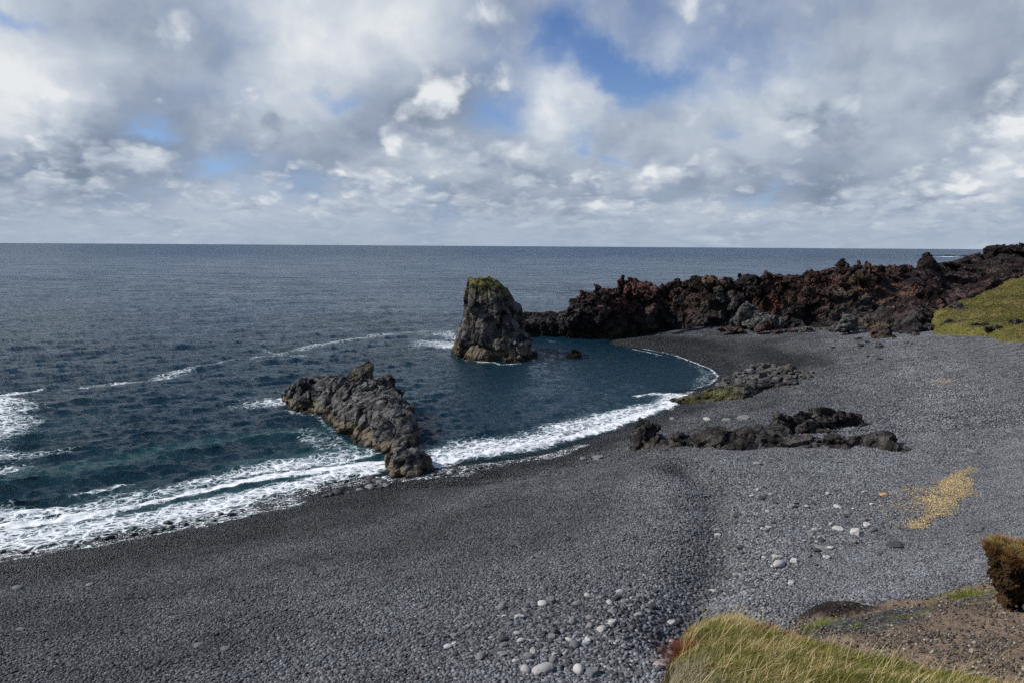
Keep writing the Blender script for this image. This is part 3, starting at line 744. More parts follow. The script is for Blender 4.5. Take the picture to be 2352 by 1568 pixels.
# ------------------------------------------------------------------ the tall sea stack
s = Soup()
lv = [(-2.0, 1030, 1236, 99.0, 120), (0.0, 1041, 1226, 101.3, 119), (1.2, 1047, 1220, 102.2, 118), (2.6, 1056, 1214, 103, 117), (3.6, 1060, 1206, 103.6, 116.5), (5.2, 1066, 1190, 103.8, 116),
      (7.0, 1067, 1179, 104.1, 115), (8.4, 1068, 1169, 104.3, 114), (9.6, 1070, 1156, 104.6, 113), (10.6, 1072, 1140, 104.9, 112), (11.4, 1076, 1124, 105.4, 111)]
rings = []
for z_, xl, xr, y0, y1 in lv:
    dm = 108.0; xa = (xl - CX) / FPX * dm; xb = (xr - CX) / FPX * dm; c = (xa + xb) / 2; rx = (xb - xa) / 2; cyy = (y0 + y1) / 2; ry = (y1 - y0) / 2
    ring = []
    for k in range(14):
        a = k / 14 * 2 * math.pi
        ex = abs(math.cos(a)) ** .8 * math.copysign(1, math.cos(a)); ey = abs(math.sin(a)) ** .8 * math.copysign(1, math.sin(a))
        ring.append((c + rx * ex, cyy + ry * ey + (xb - xa) * .10 * (-ex if z_ < 3 else 0), z_))
    rings.append(ring)
s.loft(rings)
s.lump(at(1096, 656, d=107), (1.2, 2.2, .9), 5); s.lump(at(1125, 662, d=107), (.9, 1.8, .9), 6); s.lump(at(1075, 768, d=106.5), (.9, 1.6, 1.6), 8)
s.lump(at(1062, 800, d=106), (1.1, 1.6, 1.6), 9); s.lump(at(1195, 792, d=106), (1.8, 2.5, 2.3), 10); s.lump(at(1180, 735, d=108), (1.0, 2.0, 2.2), 11)
s.lump(at(1085, 700, d=105.2), (.9, 1.4, 1.8), 12)
s.lump(at(1222, 815, d=108), (.8, 1.0, .5), 13)
rock('sea_stack', s, .16, [('g', 4.2, .75, (1, 1, 1.8)), ('f', 1.7, .26, (1, 1, 1.8)), ('f', .8, .10, (1, 1, 1.3))], M['stack_rock'], 100,
     'tall dark rock stack rising from the sea, its top yellow green with lichen', 'sea stack')

# ------------------------------------------------------------------ the long low rock in the near water
s = Soup()
s.ridge([(652, 925, 0, 916, .6, 1.4, 0), (662, 936, 0, 893, 1.5, 3.0, .2), (690, 950, 0, 868, 3.0, 4.0, .3), (722, 953, 0, 872, 4.5, 4.5, .2), (750, 966, 0, 872, 6.0, 4.5, .1), (785, 1002, 0, 872, 8.0, 4.5, .0),
         (820, 1030, 0, 872, 9.5, 4.5, .2), (850, 1043, 0, 870, 10, 4.2, .2), (880, 1047, 0, 877, 9.0, 3.6, .3), (905, 1049, 0, 900, 8.0, 3.4, .3), (925, 1050, 0, 922, 7.5, 3.2, .5), (942, 1050, 0, 950, 6.0, 3.0, .5), (955, 1045, 0.1, 985, 4.5, 2.4, .3), (962, 1042, .1, 1020, 2.5, 1.5, 0)], -2.2)
s.ridge([(884, 1080, .1, 1050, 1.0, 1.5, .1), (905, 1093, .3, 1030, 1.8, 2.6, .2), (935, 1092, .4, 1021, 2.6, 3.2, .4), (960, 1088, .4, 1021, 2.6, 3.2, .4), (980, 1080, .3, 1036, 1.8, 2.6, .3), (992, 1076, .2, 1060, .9, 1.4, .1)], -1.5)
for (a, b, dd, r, sd_) in [(712, 872, 73.5, (1.1, 1.2, .45), 1), (752, 872, 73.5, (1.2, 1.2, .45), 2), (690, 890, 73, (.8, .9, .8), 3), (880, 885, 67.5, (1.0, 1.4, .9), 4), (905, 905, 65.5, (.9, 1.2, .8), 5),
                         (775, 945, 67.5, (1.1, .9, 1.1), 6), (812, 960, 65, (1.0, .9, 1.0), 7), (850, 930, 66, (1.3, 1.0, 1.0), 8), (730, 915, 70.8, (.9, .9, 1.1), 9), (930, 960, 61.5, (.8, 1.2, 1.2), 10),
                         (668, 920, 73.2, (.7, .7, .5), 12), (880, 960, 62.5, (1.2, .9, .9), 13), (940, 1000, 59, (.7, 1.2, .9), 14)]:
    s.lump(at(a, b, d=dd), r, sd_ + 40)
rock('sea_rock', s, .085, [('g', 2.6, .42, None), ('f', 1.05, .19, (1.1, 1, .9)), ('f', .5, .055, None)], M['sea_rock'], 200,
     'long broken dark rock running from the waves up to the gravel, brown at the waterline', 'rock')
# the block perched on its crest
s = Soup()
pk = at(822, 858, d=69.5)
pts = [at(784, 880, d=68.6), at(824, 896, d=68.0), at(857, 878, d=68.4), at(859, 838, d=69), at(848, 826, d=69.4), at(832, 833, d=69.2), at(806, 848, d=69), at(792, 866, d=69),
       at(795, 880, d=70.6), at(850, 875, d=70.4), at(854, 834, d=70.2), at(838, 832, d=70.4), at(812, 850, d=70.3), at(830, 862, d=67.9), at(824, 845, d=68.5)]
import bmesh
bm = bmesh.new(); [bm.verts.new(v) for v in pts]; bmesh.ops.convex_hull(bm, input=bm.verts); bm.verts.index_update()
s.add([tuple(v.co) for v in bm.verts], [tuple(v.index for v in f.verts) for f in bm.faces]); bm.free()
rock('perched_boulder', s, .06, [('f', 1.0, .10, None), ('f', .4, .05, None), ('n', .3, .03, None)], rock_material('perched_rock', [(0, (.02, .018, .014)), (.5, (.066, .060, .048)), (1, (.13, .125, .085))], 1.4, bumpd=.12), 230,
     'upright pointed block standing on the crest of the long sea rock', 'boulder')

# small rock in the cove
s = Soup()
s.lump(at(1324, 815, d=107.5), (.95, .8, .8), 77); s.lump(at(1312, 820, d=107.3), (.7, .6, .5), 78)
rock('cove_rock', s, .07, [('f', .8, .18, None), ('f', .35, .07, None)], rock_material('algae_rock', [(0, (.014, .013, .006)), (.5, (.040, .036, .014)), (1, (.08, .075, .03))], 1.4, tide=.3, bumpd=.1), 240,
     'small dark green rock alone in the calm cove water', 'rock')
s = Soup()
s.lump(at(1399, 820, d=108), (1.1, .6, .14), 79)
rock('low_rock', s, .07, [('f', .5, .06, None)], M['sea_rock'], 245, 'flat dark rock just breaking the surface near the cove cliff', 'rock')

# ------------------------------------------------------------------ the lava cliff
s = Soup()
# neck and seaward block
s.ridge([(1190, 774, 0, 716, 2, 7, .6), (1240, 774, 0, 716, 3, 8, 1.2), (1275, 774, 0, 716, 3, 8, 1.8), (1300, 774, 0, 715, 3, 8, 2.2), (1330, 774, 0, 718, 3, 8, 2.4)], -3)
s.ridge([(1303, 778, 0, 712, 2.0, 5, .5), (1318, 775, 0, 690, 2.5, 7, 2.4), (1345, 775, 0, 672, 3.2, 9, 3.0), (1375, 777, 0, 662, 3.6, 10, 3.0), (1405, 776, 0, 664, 4.0, 10, 2.6), (1425, 774, .1, 652, 4.5, 10, 1.8),
         (1462, 768, .3, 648, 5, 10, .8), (1484, 762, .6, 660, 5, 10, .7), (1505, 759, .8, 674, 5, 9, .7), (1525, 756, 1.0, 662, 5, 10, .6), (1556, 751, 1.4, 650, 5, 12, .5), (1600, 746, 2.0, 650, 5, 12, .5),
         (1650, 744, 2.4, 650, 5, 13, .4), (1676, 745, 2.5, 650, 4, 13, .1), (1690, 748, 2.5, 652, 9, 12, -1.0), (1708, 751, 2.4, 645, 9, 13, -.5), (1740, 754, 2.4, 642, 6, 14, .3), (1775, 757, 2.5, 635, 6, 16, .3),
         (1830, 757, 2.6, 637, 7, 18, .2), (1880, 757, 2.9, 628, 9, 20, 0), (1935, 757, 3.2, 612, 14, 22, 0), (1990, 762, 3.6, 612, 20, 26, -1), (2040, 768, 4.0, 616, 30, 30, -2), (2100, 778, 4.6, 620, 42, 34, -3),
         (2150, 735, 5.6, 608, 36, 36, -4), (2165, 712, 6.2, 606, 30, 38, -4), (2195, 692, 7.3, 600, 34, 38, -4), (2243, 676, 8.2, 590, 36, 40, -4), (2280, 646, 10.2, 580, 34, 40, -4),
         (2300, 640, 10.6, 566, 34, 40, -4), (2352, 632, 11.1, 561, 36, 44, -4), (2450, 622, 11.9, 556, 36, 44, -4), (2600, 612, 12.8, 545, 38, 44, -4)], -3)
# towers, lumps and notches along the skyline
sk = [(1320, 690, 132, 2.2, 1.6), (1343, 676, 132.5, 1.6, 1.6), (1374, 664, 133, 1.8, 1.7), (1405, 668, 133, 1.8, 1.2), (1428, 650, 134, 1.5, 2.0), (1452, 652, 134, 1.9, 1.9), (1470, 652, 134, 1.5, 1.8), (1534, 664, 132, 2.0, 1.8),
      (1556, 653, 132, 2.4, 1.7), (1590, 652, 131, 2.4, 1.5), (1632, 651, 130.5, 2.2, 1.6), (1668, 650, 130, 1.8, 1.6), (1707, 648, 131, 2.0, 2.0), (1735, 650, 128, 2.2, 1.8), (1761, 636, 128, 1.5, 1.7), (1790, 638, 127, 1.4, 1.7),
      (1832, 640, 125, 2.2, 1.4), (1858, 633, 123, 2.0, 1.5), (1880, 634, 122, 1.8, 1.4), (1900, 626, 122, 1.2, 1.2), (1937, 610, 125, 1.9, 1.6), (1967, 611, 126, 2.0, 1.7), (1994, 614, 127, 1.6, 1.4), (2018, 616, 129, 1.3, 1.0),
      (2042, 616, 131, 1.3, 1.2), (2064, 617, 133, 1.4, 1.2), (2090, 622, 136, 1.8, 1.3), (2128, 602, 142, 2.4, 3.2), (2131, 590, 142, 1.3, 1.8), (2118, 620, 140, 2.4, 2.2), (2180, 608, 150, 3, 1.0), (2222, 598, 158, 3.4, 1.2), (2296, 572, 165, 3.6, 1.3), (2335, 566, 168, 5, 1.3)]
for k, (a, b, dd, r, h) in enumerate(sk): s.lump(at(a, b + 3, d=dd), (r * .62, r * .9, h * .9), 300 + k, 12, rot=k * 1.3)
rr = np.random.default_rng(12)
for k in range(60):                                # rubble-like knobs on the upper face
    a = rr.uniform(1330, 2080); top = np.interp(a, [q_[0] for q_ in sk], [q_[1] for q_ in sk])
    b = top + abs(rr.normal(0, 24)) + 6; r = rr.uniform(.5, 1.25)
    dd = np.interp(a, [1310, 1480, 1680, 1880, 1980, 2080], [131.5, 131.5, 130, 119, 122, 131]) - (b - top) * .05 + rr.uniform(-.8, .8)
    s.lump(at(a, b, d=dd), (r, r, r * .9), 500 + k)
def cliff_tint(V, N):
    # colours of the lava: red brown scoria above, grey below, patches of orange, olive and blue grey
    n = fbm(V, .16, 4, 61); n2 = fbm(V, .6, 3, 62)
    z_ = V[:, 2]; y_ = V[:, 1]; x_ = V[:, 0]
    base = np.where(x_ > 52, 3.5, 1.5)
    up = sstep(z_ - base + n * 4.5, 2.2, 5.0)[:, None]
    grey = np.array([.92, .95, .98]); red = np.array([1.22, .86, .80]); c = grey * (1 - up) + red * up
    ru = sstep(x_ + 4 * n, 58, 68)[:, None]; c = c * (1 - ru) + np.array([1.25, .90, .84]) * ru
    def patch(px, py, dd, r, colr, k=1.0):
        nonlocal c
        p = at(px, py, d=dd); ds = np.linalg.norm((V - p) / np.array([1, 1.6, 1]), axis=1) + n2 * r * .45
        m_ = (sstep(ds, r, r * .6) * k)[:, None]; c = c * (1 - m_) + np.array(colr) * m_
    patch(1800, 690, 124, 5.0, (1.5, .95, .62)); patch(1775, 710, 124, 3.0, (1.6, .88, .55)); patch(1840, 670, 123, 3.0, (1.6, 1.1, .75))
    patch(1630, 670, 128, 3.8, (1.7, 1.45, .85)); patch(1650, 715, 128, 4.6, (1.0, 1.22, 1.15)); patch(1600, 725, 128, 3.2, (1.0, 1.2, 1.1))
    patch(1455, 710, 130, 3.4, (1.25, 1.22, 1.2)); patch(1440, 665, 133, 5.5, (1.9, 1.05, .9), .7)
    patch(1960, 690, 118, 6.5, (1.2, 1.2, 1.22)); patch(1950, 650, 120, 4, (1.7, 1.35, .9)); patch(2040, 655, 122, 6, (1.9, 1.25, .85), .7)
    patch(1710, 650, 130, 3.6, (.75, .72, .78)); patch(1880, 650, 122, 5, (1.9, 1.1, .9), .7); patch(2130, 600, 141, 7, (.6, .56, .56)); patch(1840, 730, 121, 4, (.85, .85, .9))
    patch(1990, 725, 110, 3.5, (1.6, 1.6, .8)); patch(2260, 590, 158, 20, (.75, .62, .6), .8)
    low = sstep(z_ + n, 2.0, .9)[:, None] * (x_ < 30)[:, None]; c = c * (1 - low) + np.array([.75, .75, .45]) * low
    return c * (1 + .35 * n2[:, None])
rock('cliff', s, .19, [('g', 6.0, .70, (1, 1, 1.6)), ('f', 2.2, .26, (1, 1, 1.3)), ('r', 1.5, .26, None), ('f', .95, .20, None), ('f', .5, .09, None)], M['cliff'], 300, kind='structure', tint=cliff_tint)

# low reef far out behind the cliff
for k, (a, r, h, lab) in enumerate([(2112, 9, .8, 'smallest and leftmost of the low reef rocks far out beyond the cliff'), (2150, 14, 1.2, 'flat reef rock far out, just past the pinnacle of the cliff'), (2180, 17, 2.2, 'widest of the far reef rocks with white water at its foot'), (2212, 12, 1.8, 'dark reef rock far out, between the widest one and the one by the cliff'), (2248, 15, 2.8, 'highest of the far reef rocks, half behind the cliff slope')]):
    s = Soup(); p = at(a, 588, z=.2); s.lump((p[0], p[1], .2), (r, r * .8, h), 700 + k)
    rock('reef_rock', s, .9, [('f', 5, .9, None)], M['beach_rock'], 270 + k, lab, 'reef rock', 'reef rocks beyond the cliff')

# ------------------------------------------------------------------ lava outcrops on the beach
LAY = [('g', 1.9, .40, None), ('g', .9, .16, None), ('r', .7, .06, None), ('n', .3, .03, None)]
def outcrop(name, lumps, label, seed, cat='lava outcrop', mat='beach_rock', voxel=.055, lay=LAY, ridge=None, tint=None, smooth=False):
    s = Soup()
    for k, (a, b, dd, r) in enumerate(lumps): s.lump(at(a, b, d=dd), r, seed + k, rot=k * .9, boxy=.45)
    for rd in (ridge or []): s.ridge(rd, -1.2)
    return rock(name, s, voxel, lay, M[mat], seed, label, cat, smooth=smooth, tint=tint)
outcrop('lava_outcrop', [(1478, 985, 53.2, (.75, .9, .95)), (1470, 1012, 52.6, (.8, .9, 1.1)), (1500, 985, 53.0, (.5, .7, .6)), (1462, 1038, 52.0, (.8, .8, .5)), (1512, 1012, 53, (.9, .9, .6)), (1450, 1050, 51.5, (.7, .5, .3)), (1495, 1030, 52, (1.0, .9, .6))],
        'craggy black knob of lava by the cove surf, seaward end of the beach rocks', 800, lay=[('g', 1.0, .16, None), ('f', .45, .07, None)],
        ridge=[[(1500, 1035, 1.9, 1000, .8, 1.2, 0), (1525, 1030, 2.2, 1008, .8, 1.2, 0), (1545, 1025, 2.4, 1015, .5, .8, 0)]])
outcrop('lava_outcrop', [(1612, 1015, 48.5, (1.2, .8, .5)), (1690, 1010, 48.2, (1.3, .9, .7)), (1725, 1000, 48.6, (.8, .8, .8)), (1640, 1025, 47.5, (1.4, .7, .4)), (1575, 1008, 49.6, (1.0, .7, .4)), (1780, 1000, 48.5, (1.2, .9, .6))],
        'long low ledge of dark brown lava across the middle of the beach', 820,
        ridge=[[(1548, 1020, 2.5, 1004, .9, 1.4, 0), (1590, 1026, 2.8, 1000, 1.0, 1.5, .1), (1640, 1034, 3.1, 990, 1.3, 1.8, .1), (1700, 1036, 3.3, 985, 1.5, 1.8, .2), (1760, 1032, 3.4, 990, 1.5, 1.8, .2), (1820, 1030, 3.5, 1002, 1.3, 1.6, .1), (1880, 1032, 3.6, 1004, 1.2, 1.5, .1), (1910, 1034, 3.6, 1012, .8, 1.1, 0)]])
outcrop('lava_outcrop', [(1955, 1018, 46.7, (.95, .8, .5)), (1925, 1020, 46.8, (.7, .7, .45)), (1975, 1012, 47, (.5, .6, .4))],
        'squarish dark lava block between the long ledge and the flat end slab', 840, ridge=[[(1905, 1036, 3.6, 1008, .8, 1.2, 0), (1940, 1038, 3.7, 1002, 1.0, 1.3, .1), (1985, 1034, 3.8, 1000, .9, 1.3, .1), (1996, 1030, 3.8, 1008, .6, .9, 0)]])
outcrop('lava_outcrop', [(2008, 1020, 46.5, (.5, .5, .35)), (2060, 1035, 45.6, (.8, .8, .35))],
        'landward end slab of the beach lava, low and tilted with a pale flat top', 850, ridge=[[(1995, 1036, 3.8, 1010, .7, 1.0, 0), (2040, 1045, 3.9, 1008, 1.1, 1.5, .1), (2075, 1053, 4.0, 1022, 1.0, 1.3, .1), (2094, 1052, 4.0, 1038, .6, .8, 0)]])
outcrop('lava_outcrop', [(1812, 972, 50.6, (1.1, 1.0, .9)), (1840, 962, 51, (.7, .8, .7)), (1795, 985, 50, (.7, .8, .7))],
        'rounded dark lava boulder, left one of the pair behind the long ledge', 860)
outcrop('lava_outcrop', [(1900, 965, 51.0, (1.5, 1.2, .85)), (1935, 962, 51.3, (1.0, 1.0, .75)), (1870, 980, 50.2, (1.0, .9, .7)), (1895, 990, 49.5, (1.2, .6, .4)), (1962, 968, 51.2, (.7, .7, .35))],
        'broad domed lava boulder, right one of the pair behind the long ledge', 870)
outcrop('dark_rock', [(2120, 745, 112, (2.4, 2.2, 1.5)), (2145, 735, 113, (2.2, 2, 1.5)), (2100, 760, 108, (1.6, 1.6, 1.2)), (2165, 750, 107, (1.6, 1.6, 1.4)), (2115, 782, 100, (1.5, 1.6, .8)), (2140, 768, 103, (1.8, 1.6, 1.2))],
        'ragged black rock at the corner of the green slope above the gravel', 880, cat='rock', voxel=.14, lay=[('f', 2.0, .5, None), ('r', 1.4, .3, None), ('f', .7, .16, None)])
for (a, b, dd, r, lab, sd_) in [(1712, 722, 124.5, (2.0, 1.8, 2.6), 'tall slanting grey block leaning in the notch of the cliff', 900), (1697, 745, 125, (1.6, 1.4, 1.5), 'dark block beneath the tall slanting block in the cliff notch', 903),
                                (1742, 738, 122, (2.9, 2.2, 1.6), 'large grey wedge shaped boulder at the foot of the orange cliff', 906), (1728, 725, 124, (1.2, 1.2, .9), 'small grey boulder behind the large wedge boulder', 909),
                                (1785, 745, 121.5, (1.2, 1.4, 1.2), 'dark shaded boulder against the foot of the cliff beside the wedge boulder', 912)]:
    outcrop('boulder', [(a, b, dd, r)], lab, sd_, cat='boulder', mat='grey_boulder', voxel=.13, lay=[('f', 2.2, .35, None), ('f', .9, .14, None), ('n', .6, .06, None)])
outcrop('boulder', [(1757, 748, 118.5, (1.6, 1.2, .8)), (1745, 756, 118, (1.0, .8, .5))], 'brown broken boulder in front of the large grey wedge boulder', 915, cat='boulder', mat='red_boulder', voxel=.12)
outcrop('boulder', [(1660, 757, 121.5, (1.5, 1.0, .5)), (1680, 757, 121.5, (2.0, 1.0, .35)), (1700, 760, 120.5, (1.3, .8, .4))], 'flat brown broken rock lying on the gravel in front of the cliff notch', 918, cat='boulder', mat='red_boulder', voxel=.12)
outcrop('boulder', [(1948, 745, 108.5, (1.9, 1.4, 1.5)), (1940, 752, 108, (1.6, 1.0, .8))], 'pale grey triangular boulder where the rubble slope meets the gravel', 921, cat='boulder', mat='grey_boulder', voxel=.12)
outcrop('boulder', [(2027, 768, 99, (1.5, 1.2, .9)), (2038, 764, 99.5, (.9, 1, .8))], 'rust red boulder on the gravel below the rubble slope', 924, cat='boulder', mat='red_boulder', voxel=.1)
# mossy ledge at the cove
def moss_tint(V, N):
    n = fbm(V, .7, 4, 71)
    p = at(1640, 912, z=1)[:2]; dd = (V[:, 0] - p[0])
    g = sstep(dd + n * 3.0, 4.0, -.5)[:, None]
    w_ = sstep(V[:, 2] + n * .3, .45, .15)[:, None]
    c = np.array([.92, .9, .86]) * (1 - g) + np.array([1.02, 1.0, .42]) * g
    return c * (1 - w_ * .75)
outcrop('mossy_ledge', [(1560, 922, 76, (1.3, .8, .35)), (1600, 916, 75, (1.6, 1.2, .45)), (1650, 908, 74.5, (1.8, 1.6, .6)), (1700, 900, 74.5, (1.8, 1.5, .8))], 'low ledge by the cove water, bright with green and yellow algae at its tip', 930, cat='rock', mat='mossy_rock', voxel=.08,
        lay=[('f', 1.2, .20, None), ('f', .5, .08, None)], tint=moss_tint,
        ridge=[[(1540, 924, .1, 918, .5, 1.5, 0), (1600, 926, .4, 905, 1.2, 3, .2), (1660, 924, .8, 892, 2.0, 4, .3), (1710, 920, 1.1, 884, 2.2, 4, .3), (1735, 912, 1.2, 884, 1.8, 3, .2)]])
outcrop('rock', [(1765, 888, 77, (1.3, 1.2, .9)), (1745, 893, 76, (1.0, 1.0, .8)), (1790, 890, 76.5, (.9, .9, .7)), (1775, 876, 79, (1.0, 1, .7))], 'dark split boulder at the landward end of the mossy ledge', 935, mat='beach_rock', cat='boulder', voxel=.07)

# ------------------------------------------------------------------ grassy slope at the far right of the beach
gp = [(2155, 752, 98), (2160, 712, 113), (2195, 694, 124), (2243, 680, 130), (2287, 650, 138), (2315, 638, 143), (2352, 632, 147), (2500, 620, 160), (2195, 752, 91.5), (2230, 752, 89.5), (2267, 757, 86.5), (2352, 776, 77), (2500, 800, 67),
      (2225, 716, 106), (2300, 700, 108), (2352, 700, 104), (2450, 700, 98), (2270, 735, 94), (2310, 735, 90)]
gpw = np.array([at(a, b, d=dd) for a, b, dd in gp])
GW = tps_fit(gpw, .5)
from math import atan2
outline = np.array([at(a, b, d=dd)[:2] for a, b, dd in [(2150, 758, 96), (2158, 712, 112), (2195, 692, 124), (2243, 676, 131), (2287, 644, 140), (2315, 635, 144), (2352, 630, 150), (2500, 618, 165), (2650, 700, 110), (2500, 812, 64), (2352, 788, 75), (2267, 764, 85), (2195, 757, 90.5)]])
def inside(x, y, L):
    c = np.zeros(len(x), bool); n = len(L)
    for i in range(n):
        a, b = L[i], L[(i + 1) % n]
        with np.errstate(divide='ignore', invalid='ignore'):
            xc = (b[0] - a[0]) * (y - a[1]) / (b[1] - a[1]) + a[0]
        c ^= ((a[1] > y) != (b[1] > y)) & (x < xc)
    return c
xs = np.linspace(44, 150, 420); ys = np.linspace(60, 172, 440)
YY, XX = np.meshgrid(ys, xs, indexing='ij'); hx, hy = XX.ravel(), YY.ravel()
hz_ = tps_eval(gpw, GW, hx, hy)
ed, _ = seg_dist(hx, hy, np.vstack([outline, outline[:1]])); ins = inside(hx, hy, outline)
ed = np.where(ins, ed, -ed) + fbm2(hx, hy, .25, 3, 81) * 1.6
hz_ = hz_ + fbm2(hx, hy, .16, 5, 82, .55) * 1.0 + fbm2(hx, hy, .9, 3, 83) * .14 - 3.2 * sstep(ed, 1.0, -1.8)
kp = ed > -2.2
f = grid_faces(440, 420); f = f[kp[f].all(1)]
me = mesh_np('grass_slope', np.stack([hx, hy, hz_], 1), f, M['turf'], True)
tag(add_obj('grass_slope', me), kind='structure')

# ------------------------------------------------------------------ pebbles of the beach: one mass of gravel
def ico(sub):
    bm = bmesh.new(); bmesh.ops.create_icosphere(bm, subdivisions=sub, radius=1.0)
    V = np.array([v.co[:] for v in bm.verts]); F = np.array([[v.index for v in f.verts] for f in bm.faces]); bm.free(); return V, F
I1, I1F = ico(1)
I2, I2F = ico(2)
def pebble_cluster(name, n, rad, rmin, rmax, mat, seed, flat=.6, fine=False):
    rr = np.random.default_rng(seed); Vs, Fs = [], []; b = 0
    BV, BF = (I2, I2F) if fine else (I1, I1F)
    for k in range(n):
        r = rmin * (rmax / rmin) ** (rr.random() ** 1.6)
        ax = np.array([rr.uniform(.9, 1.35), rr.uniform(.75, 1.0), rr.uniform(.5, .8) * flat / .6])
        V = BV * ax * r * (1 + .16 * rr.normal(size=(len(BV), 1)) * (0 if fine else 1))
        a = rr.uniform(0, 6.28); tl = rr.normal(0, .35)
        ca, sa, ct, st_ = math.cos(a), math.sin(a), math.cos(tl), math.sin(tl)
        V = V @ np.array([[1, 0, 0], [0, ct, st_], [0, -st_, ct]]) @ np.array([[ca, sa, 0], [-sa, ca, 0], [0, 0, 1]])
        q = rr.random(2) * 2 - 1
        V = V + np.array([q[0] * rad, q[1] * rad, r * .28 + rr.uniform(-.010, .022)])
        Vs.append(V); Fs.append(BF + b); b += len(BV)
    me = mesh_np(name, np.concatenate(Vs), np.concatenate(Fs), mat, True)
    return bpy.data.objects.new(name, me)
def instance_group(col, name):
    ng = bpy.data.node_groups.new(name, 'GeometryNodeTree')
    ng.interface.new_socket('Geometry', in_out='INPUT', socket_type='NodeSocketGeometry')
    ng.interface.new_socket('Geometry', in_out='OUTPUT', socket_type='NodeSocketGeometry')
    n = ng.nodes; l = ng.links
    gi = n.new('NodeGroupInput'); go = n.new('NodeGroupOutput')
    ci = n.new('GeometryNodeCollectionInfo'); ci.inputs['Collection'].default_value = col
    ci.inputs['Separate Children'].default_value = True; ci.inputs['Reset Children'].default_value = True
    ip = n.new('GeometryNodeInstanceOnPoints'); ip.inputs['Pick Instance'].default_value = True
    def na(nm, typ):
        a = n.new('GeometryNodeInputNamedAttribute'); a.data_type = typ; a.inputs['Name'].default_value = nm; return a.outputs['Attribute']
    l.new(gi.outputs[0], ip.inputs['Points']); l.new(ci.outputs[0], ip.inputs['Instance'])
    l.new(na('idx', 'INT'), ip.inputs['Instance Index']); l.new(na('rot', 'FLOAT_VECTOR'), ip.inputs['Rotation']); l.new(na('scl', 'FLOAT'), ip.inputs['Scale'])
    l.new(ip.outputs[0], go.inputs[0]); return ng
def euler_from_normal(nx, ny, s):
    nz = np.ones_like(nx); L = np.sqrt(nx ** 2 + ny ** 2 + 1); z_ = np.stack([nx / L, ny / L, nz / L], 1)
    xx = np.stack([np.cos(s), np.sin(s), -(nx * np.cos(s) + ny * np.sin(s))], 1); xx /= np.linalg.norm(xx, axis=1)[:, None]
    yy = np.cross(z_, xx)
    return np.stack([np.arctan2(yy[:, 2], z_[:, 2]), -np.arcsin(np.clip(xx[:, 2], -1, 1)), np.arctan2(xx[:, 1], xx[:, 0])], 1)
def scatter(name, templates, P_, nx, ny, scl, seed, attrs, label=None, cat=None, parent=None):
    col = bpy.data.collections.new(name + '_sources')
    for o in templates: col.objects.link(o)
    rr = np.random.default_rng(seed); n = len(P_)
    me = bpy.data.meshes.new(name); me.vertices.add(n); me.vertices.foreach_set('co', P_.astype(np.float32).ravel())
    rot = euler_from_normal(nx, ny, rr.uniform(0, 6.28, n))
    me.attributes.new('rot', 'FLOAT_VECTOR', 'POINT').data.foreach_set('vector', rot.astype(np.float32).ravel())
    me.attributes.new('scl', 'FLOAT', 'POINT').data.foreach_set('value', scl.astype(np.float32))
    me.attributes.new('idx', 'INT', 'POINT').data.foreach_set('value', rr.integers(0, len(templates), n).astype(np.int32))
    for k, v_ in attrs.items(): me.attributes.new(k, 'FLOAT', 'POINT').data.foreach_set('value', v_.astype(np.float32))
    o = add_obj(name, me, parent)
    md = o.modifiers.new('scatter', 'NODES'); md.node_group = instance_group(col, name)
    tag(o, label, cat, None, 'stuff'); return o

NEAR = lambda y: y > 12
rr = np.random.default_rng(77)
def points_for(step, dmin, dmax, umin=-.98, umax=.86):
    xs_, ys_ = [], []
    y = dmin
    while y < dmax:
        x0, x1 = umin * y - 1, umax * y + 1
        xx = np.arange(x0, x1, step); xs_.append(xx); ys_.append(np.full(len(xx), y)); y += step * .9
    x = np.concatenate(xs_); y = np.concatenate(ys_)
    return x + rr.uniform(-.35, .35, len(x)) * step, y + rr.uniform(-.35, .35, len(x)) * step
def coarse(x, y, z):
    """size of the stones: coarse on the seaward shingle, fine up the beach"""
    n = fbm2(x, y, .09, 3, 91)
    c = 1.0 - .42 * sstep(z + n * 1.0, 4.3, 5.2) - .10 * sstep(z, 2.0, .6)
    lo = at(1330, 1480, z=4.0)[:2]; c = c + .42 * np.exp(-(((x - lo[0]) / 7) ** 2 + ((y - lo[1]) / 5) ** 2))
    bd, _ = seg_dist(x, y, BERM); c = c + .30 * np.exp(-(bd / 1.4) ** 2)
    return np.clip(c + .12 * n, .36, 1.6)
def gravel_points(step, dmin, dmax):
    x, y = points_for(step, dmin, dmax)
    z_ = ground(x, y); e = .25
    nx = -(ground(x + e, y) - z_) / e; ny = -(ground(x, y + e) - z_) / e
    return x, y, z_, nx, ny
x, y, z_, nx, ny = gravel_points(.36, 13, 46)
x2, y2, z2, nx2, ny2 = gravel_points(.70, 46, 128)
x = np.concatenate([x, x2]); y = np.concatenate([y, y2]); z_ = np.concatenate([z_, z2]); nx = np.concatenate([nx, nx2]); ny = np.concatenate([ny, ny2])
far_ = y > 46
scl = coarse(x, y, z_) * np.where(far_, 1.05, .74)
ok = (z_ > -.12) & (z_ < 12) & ((x < 52) | (y < 100))
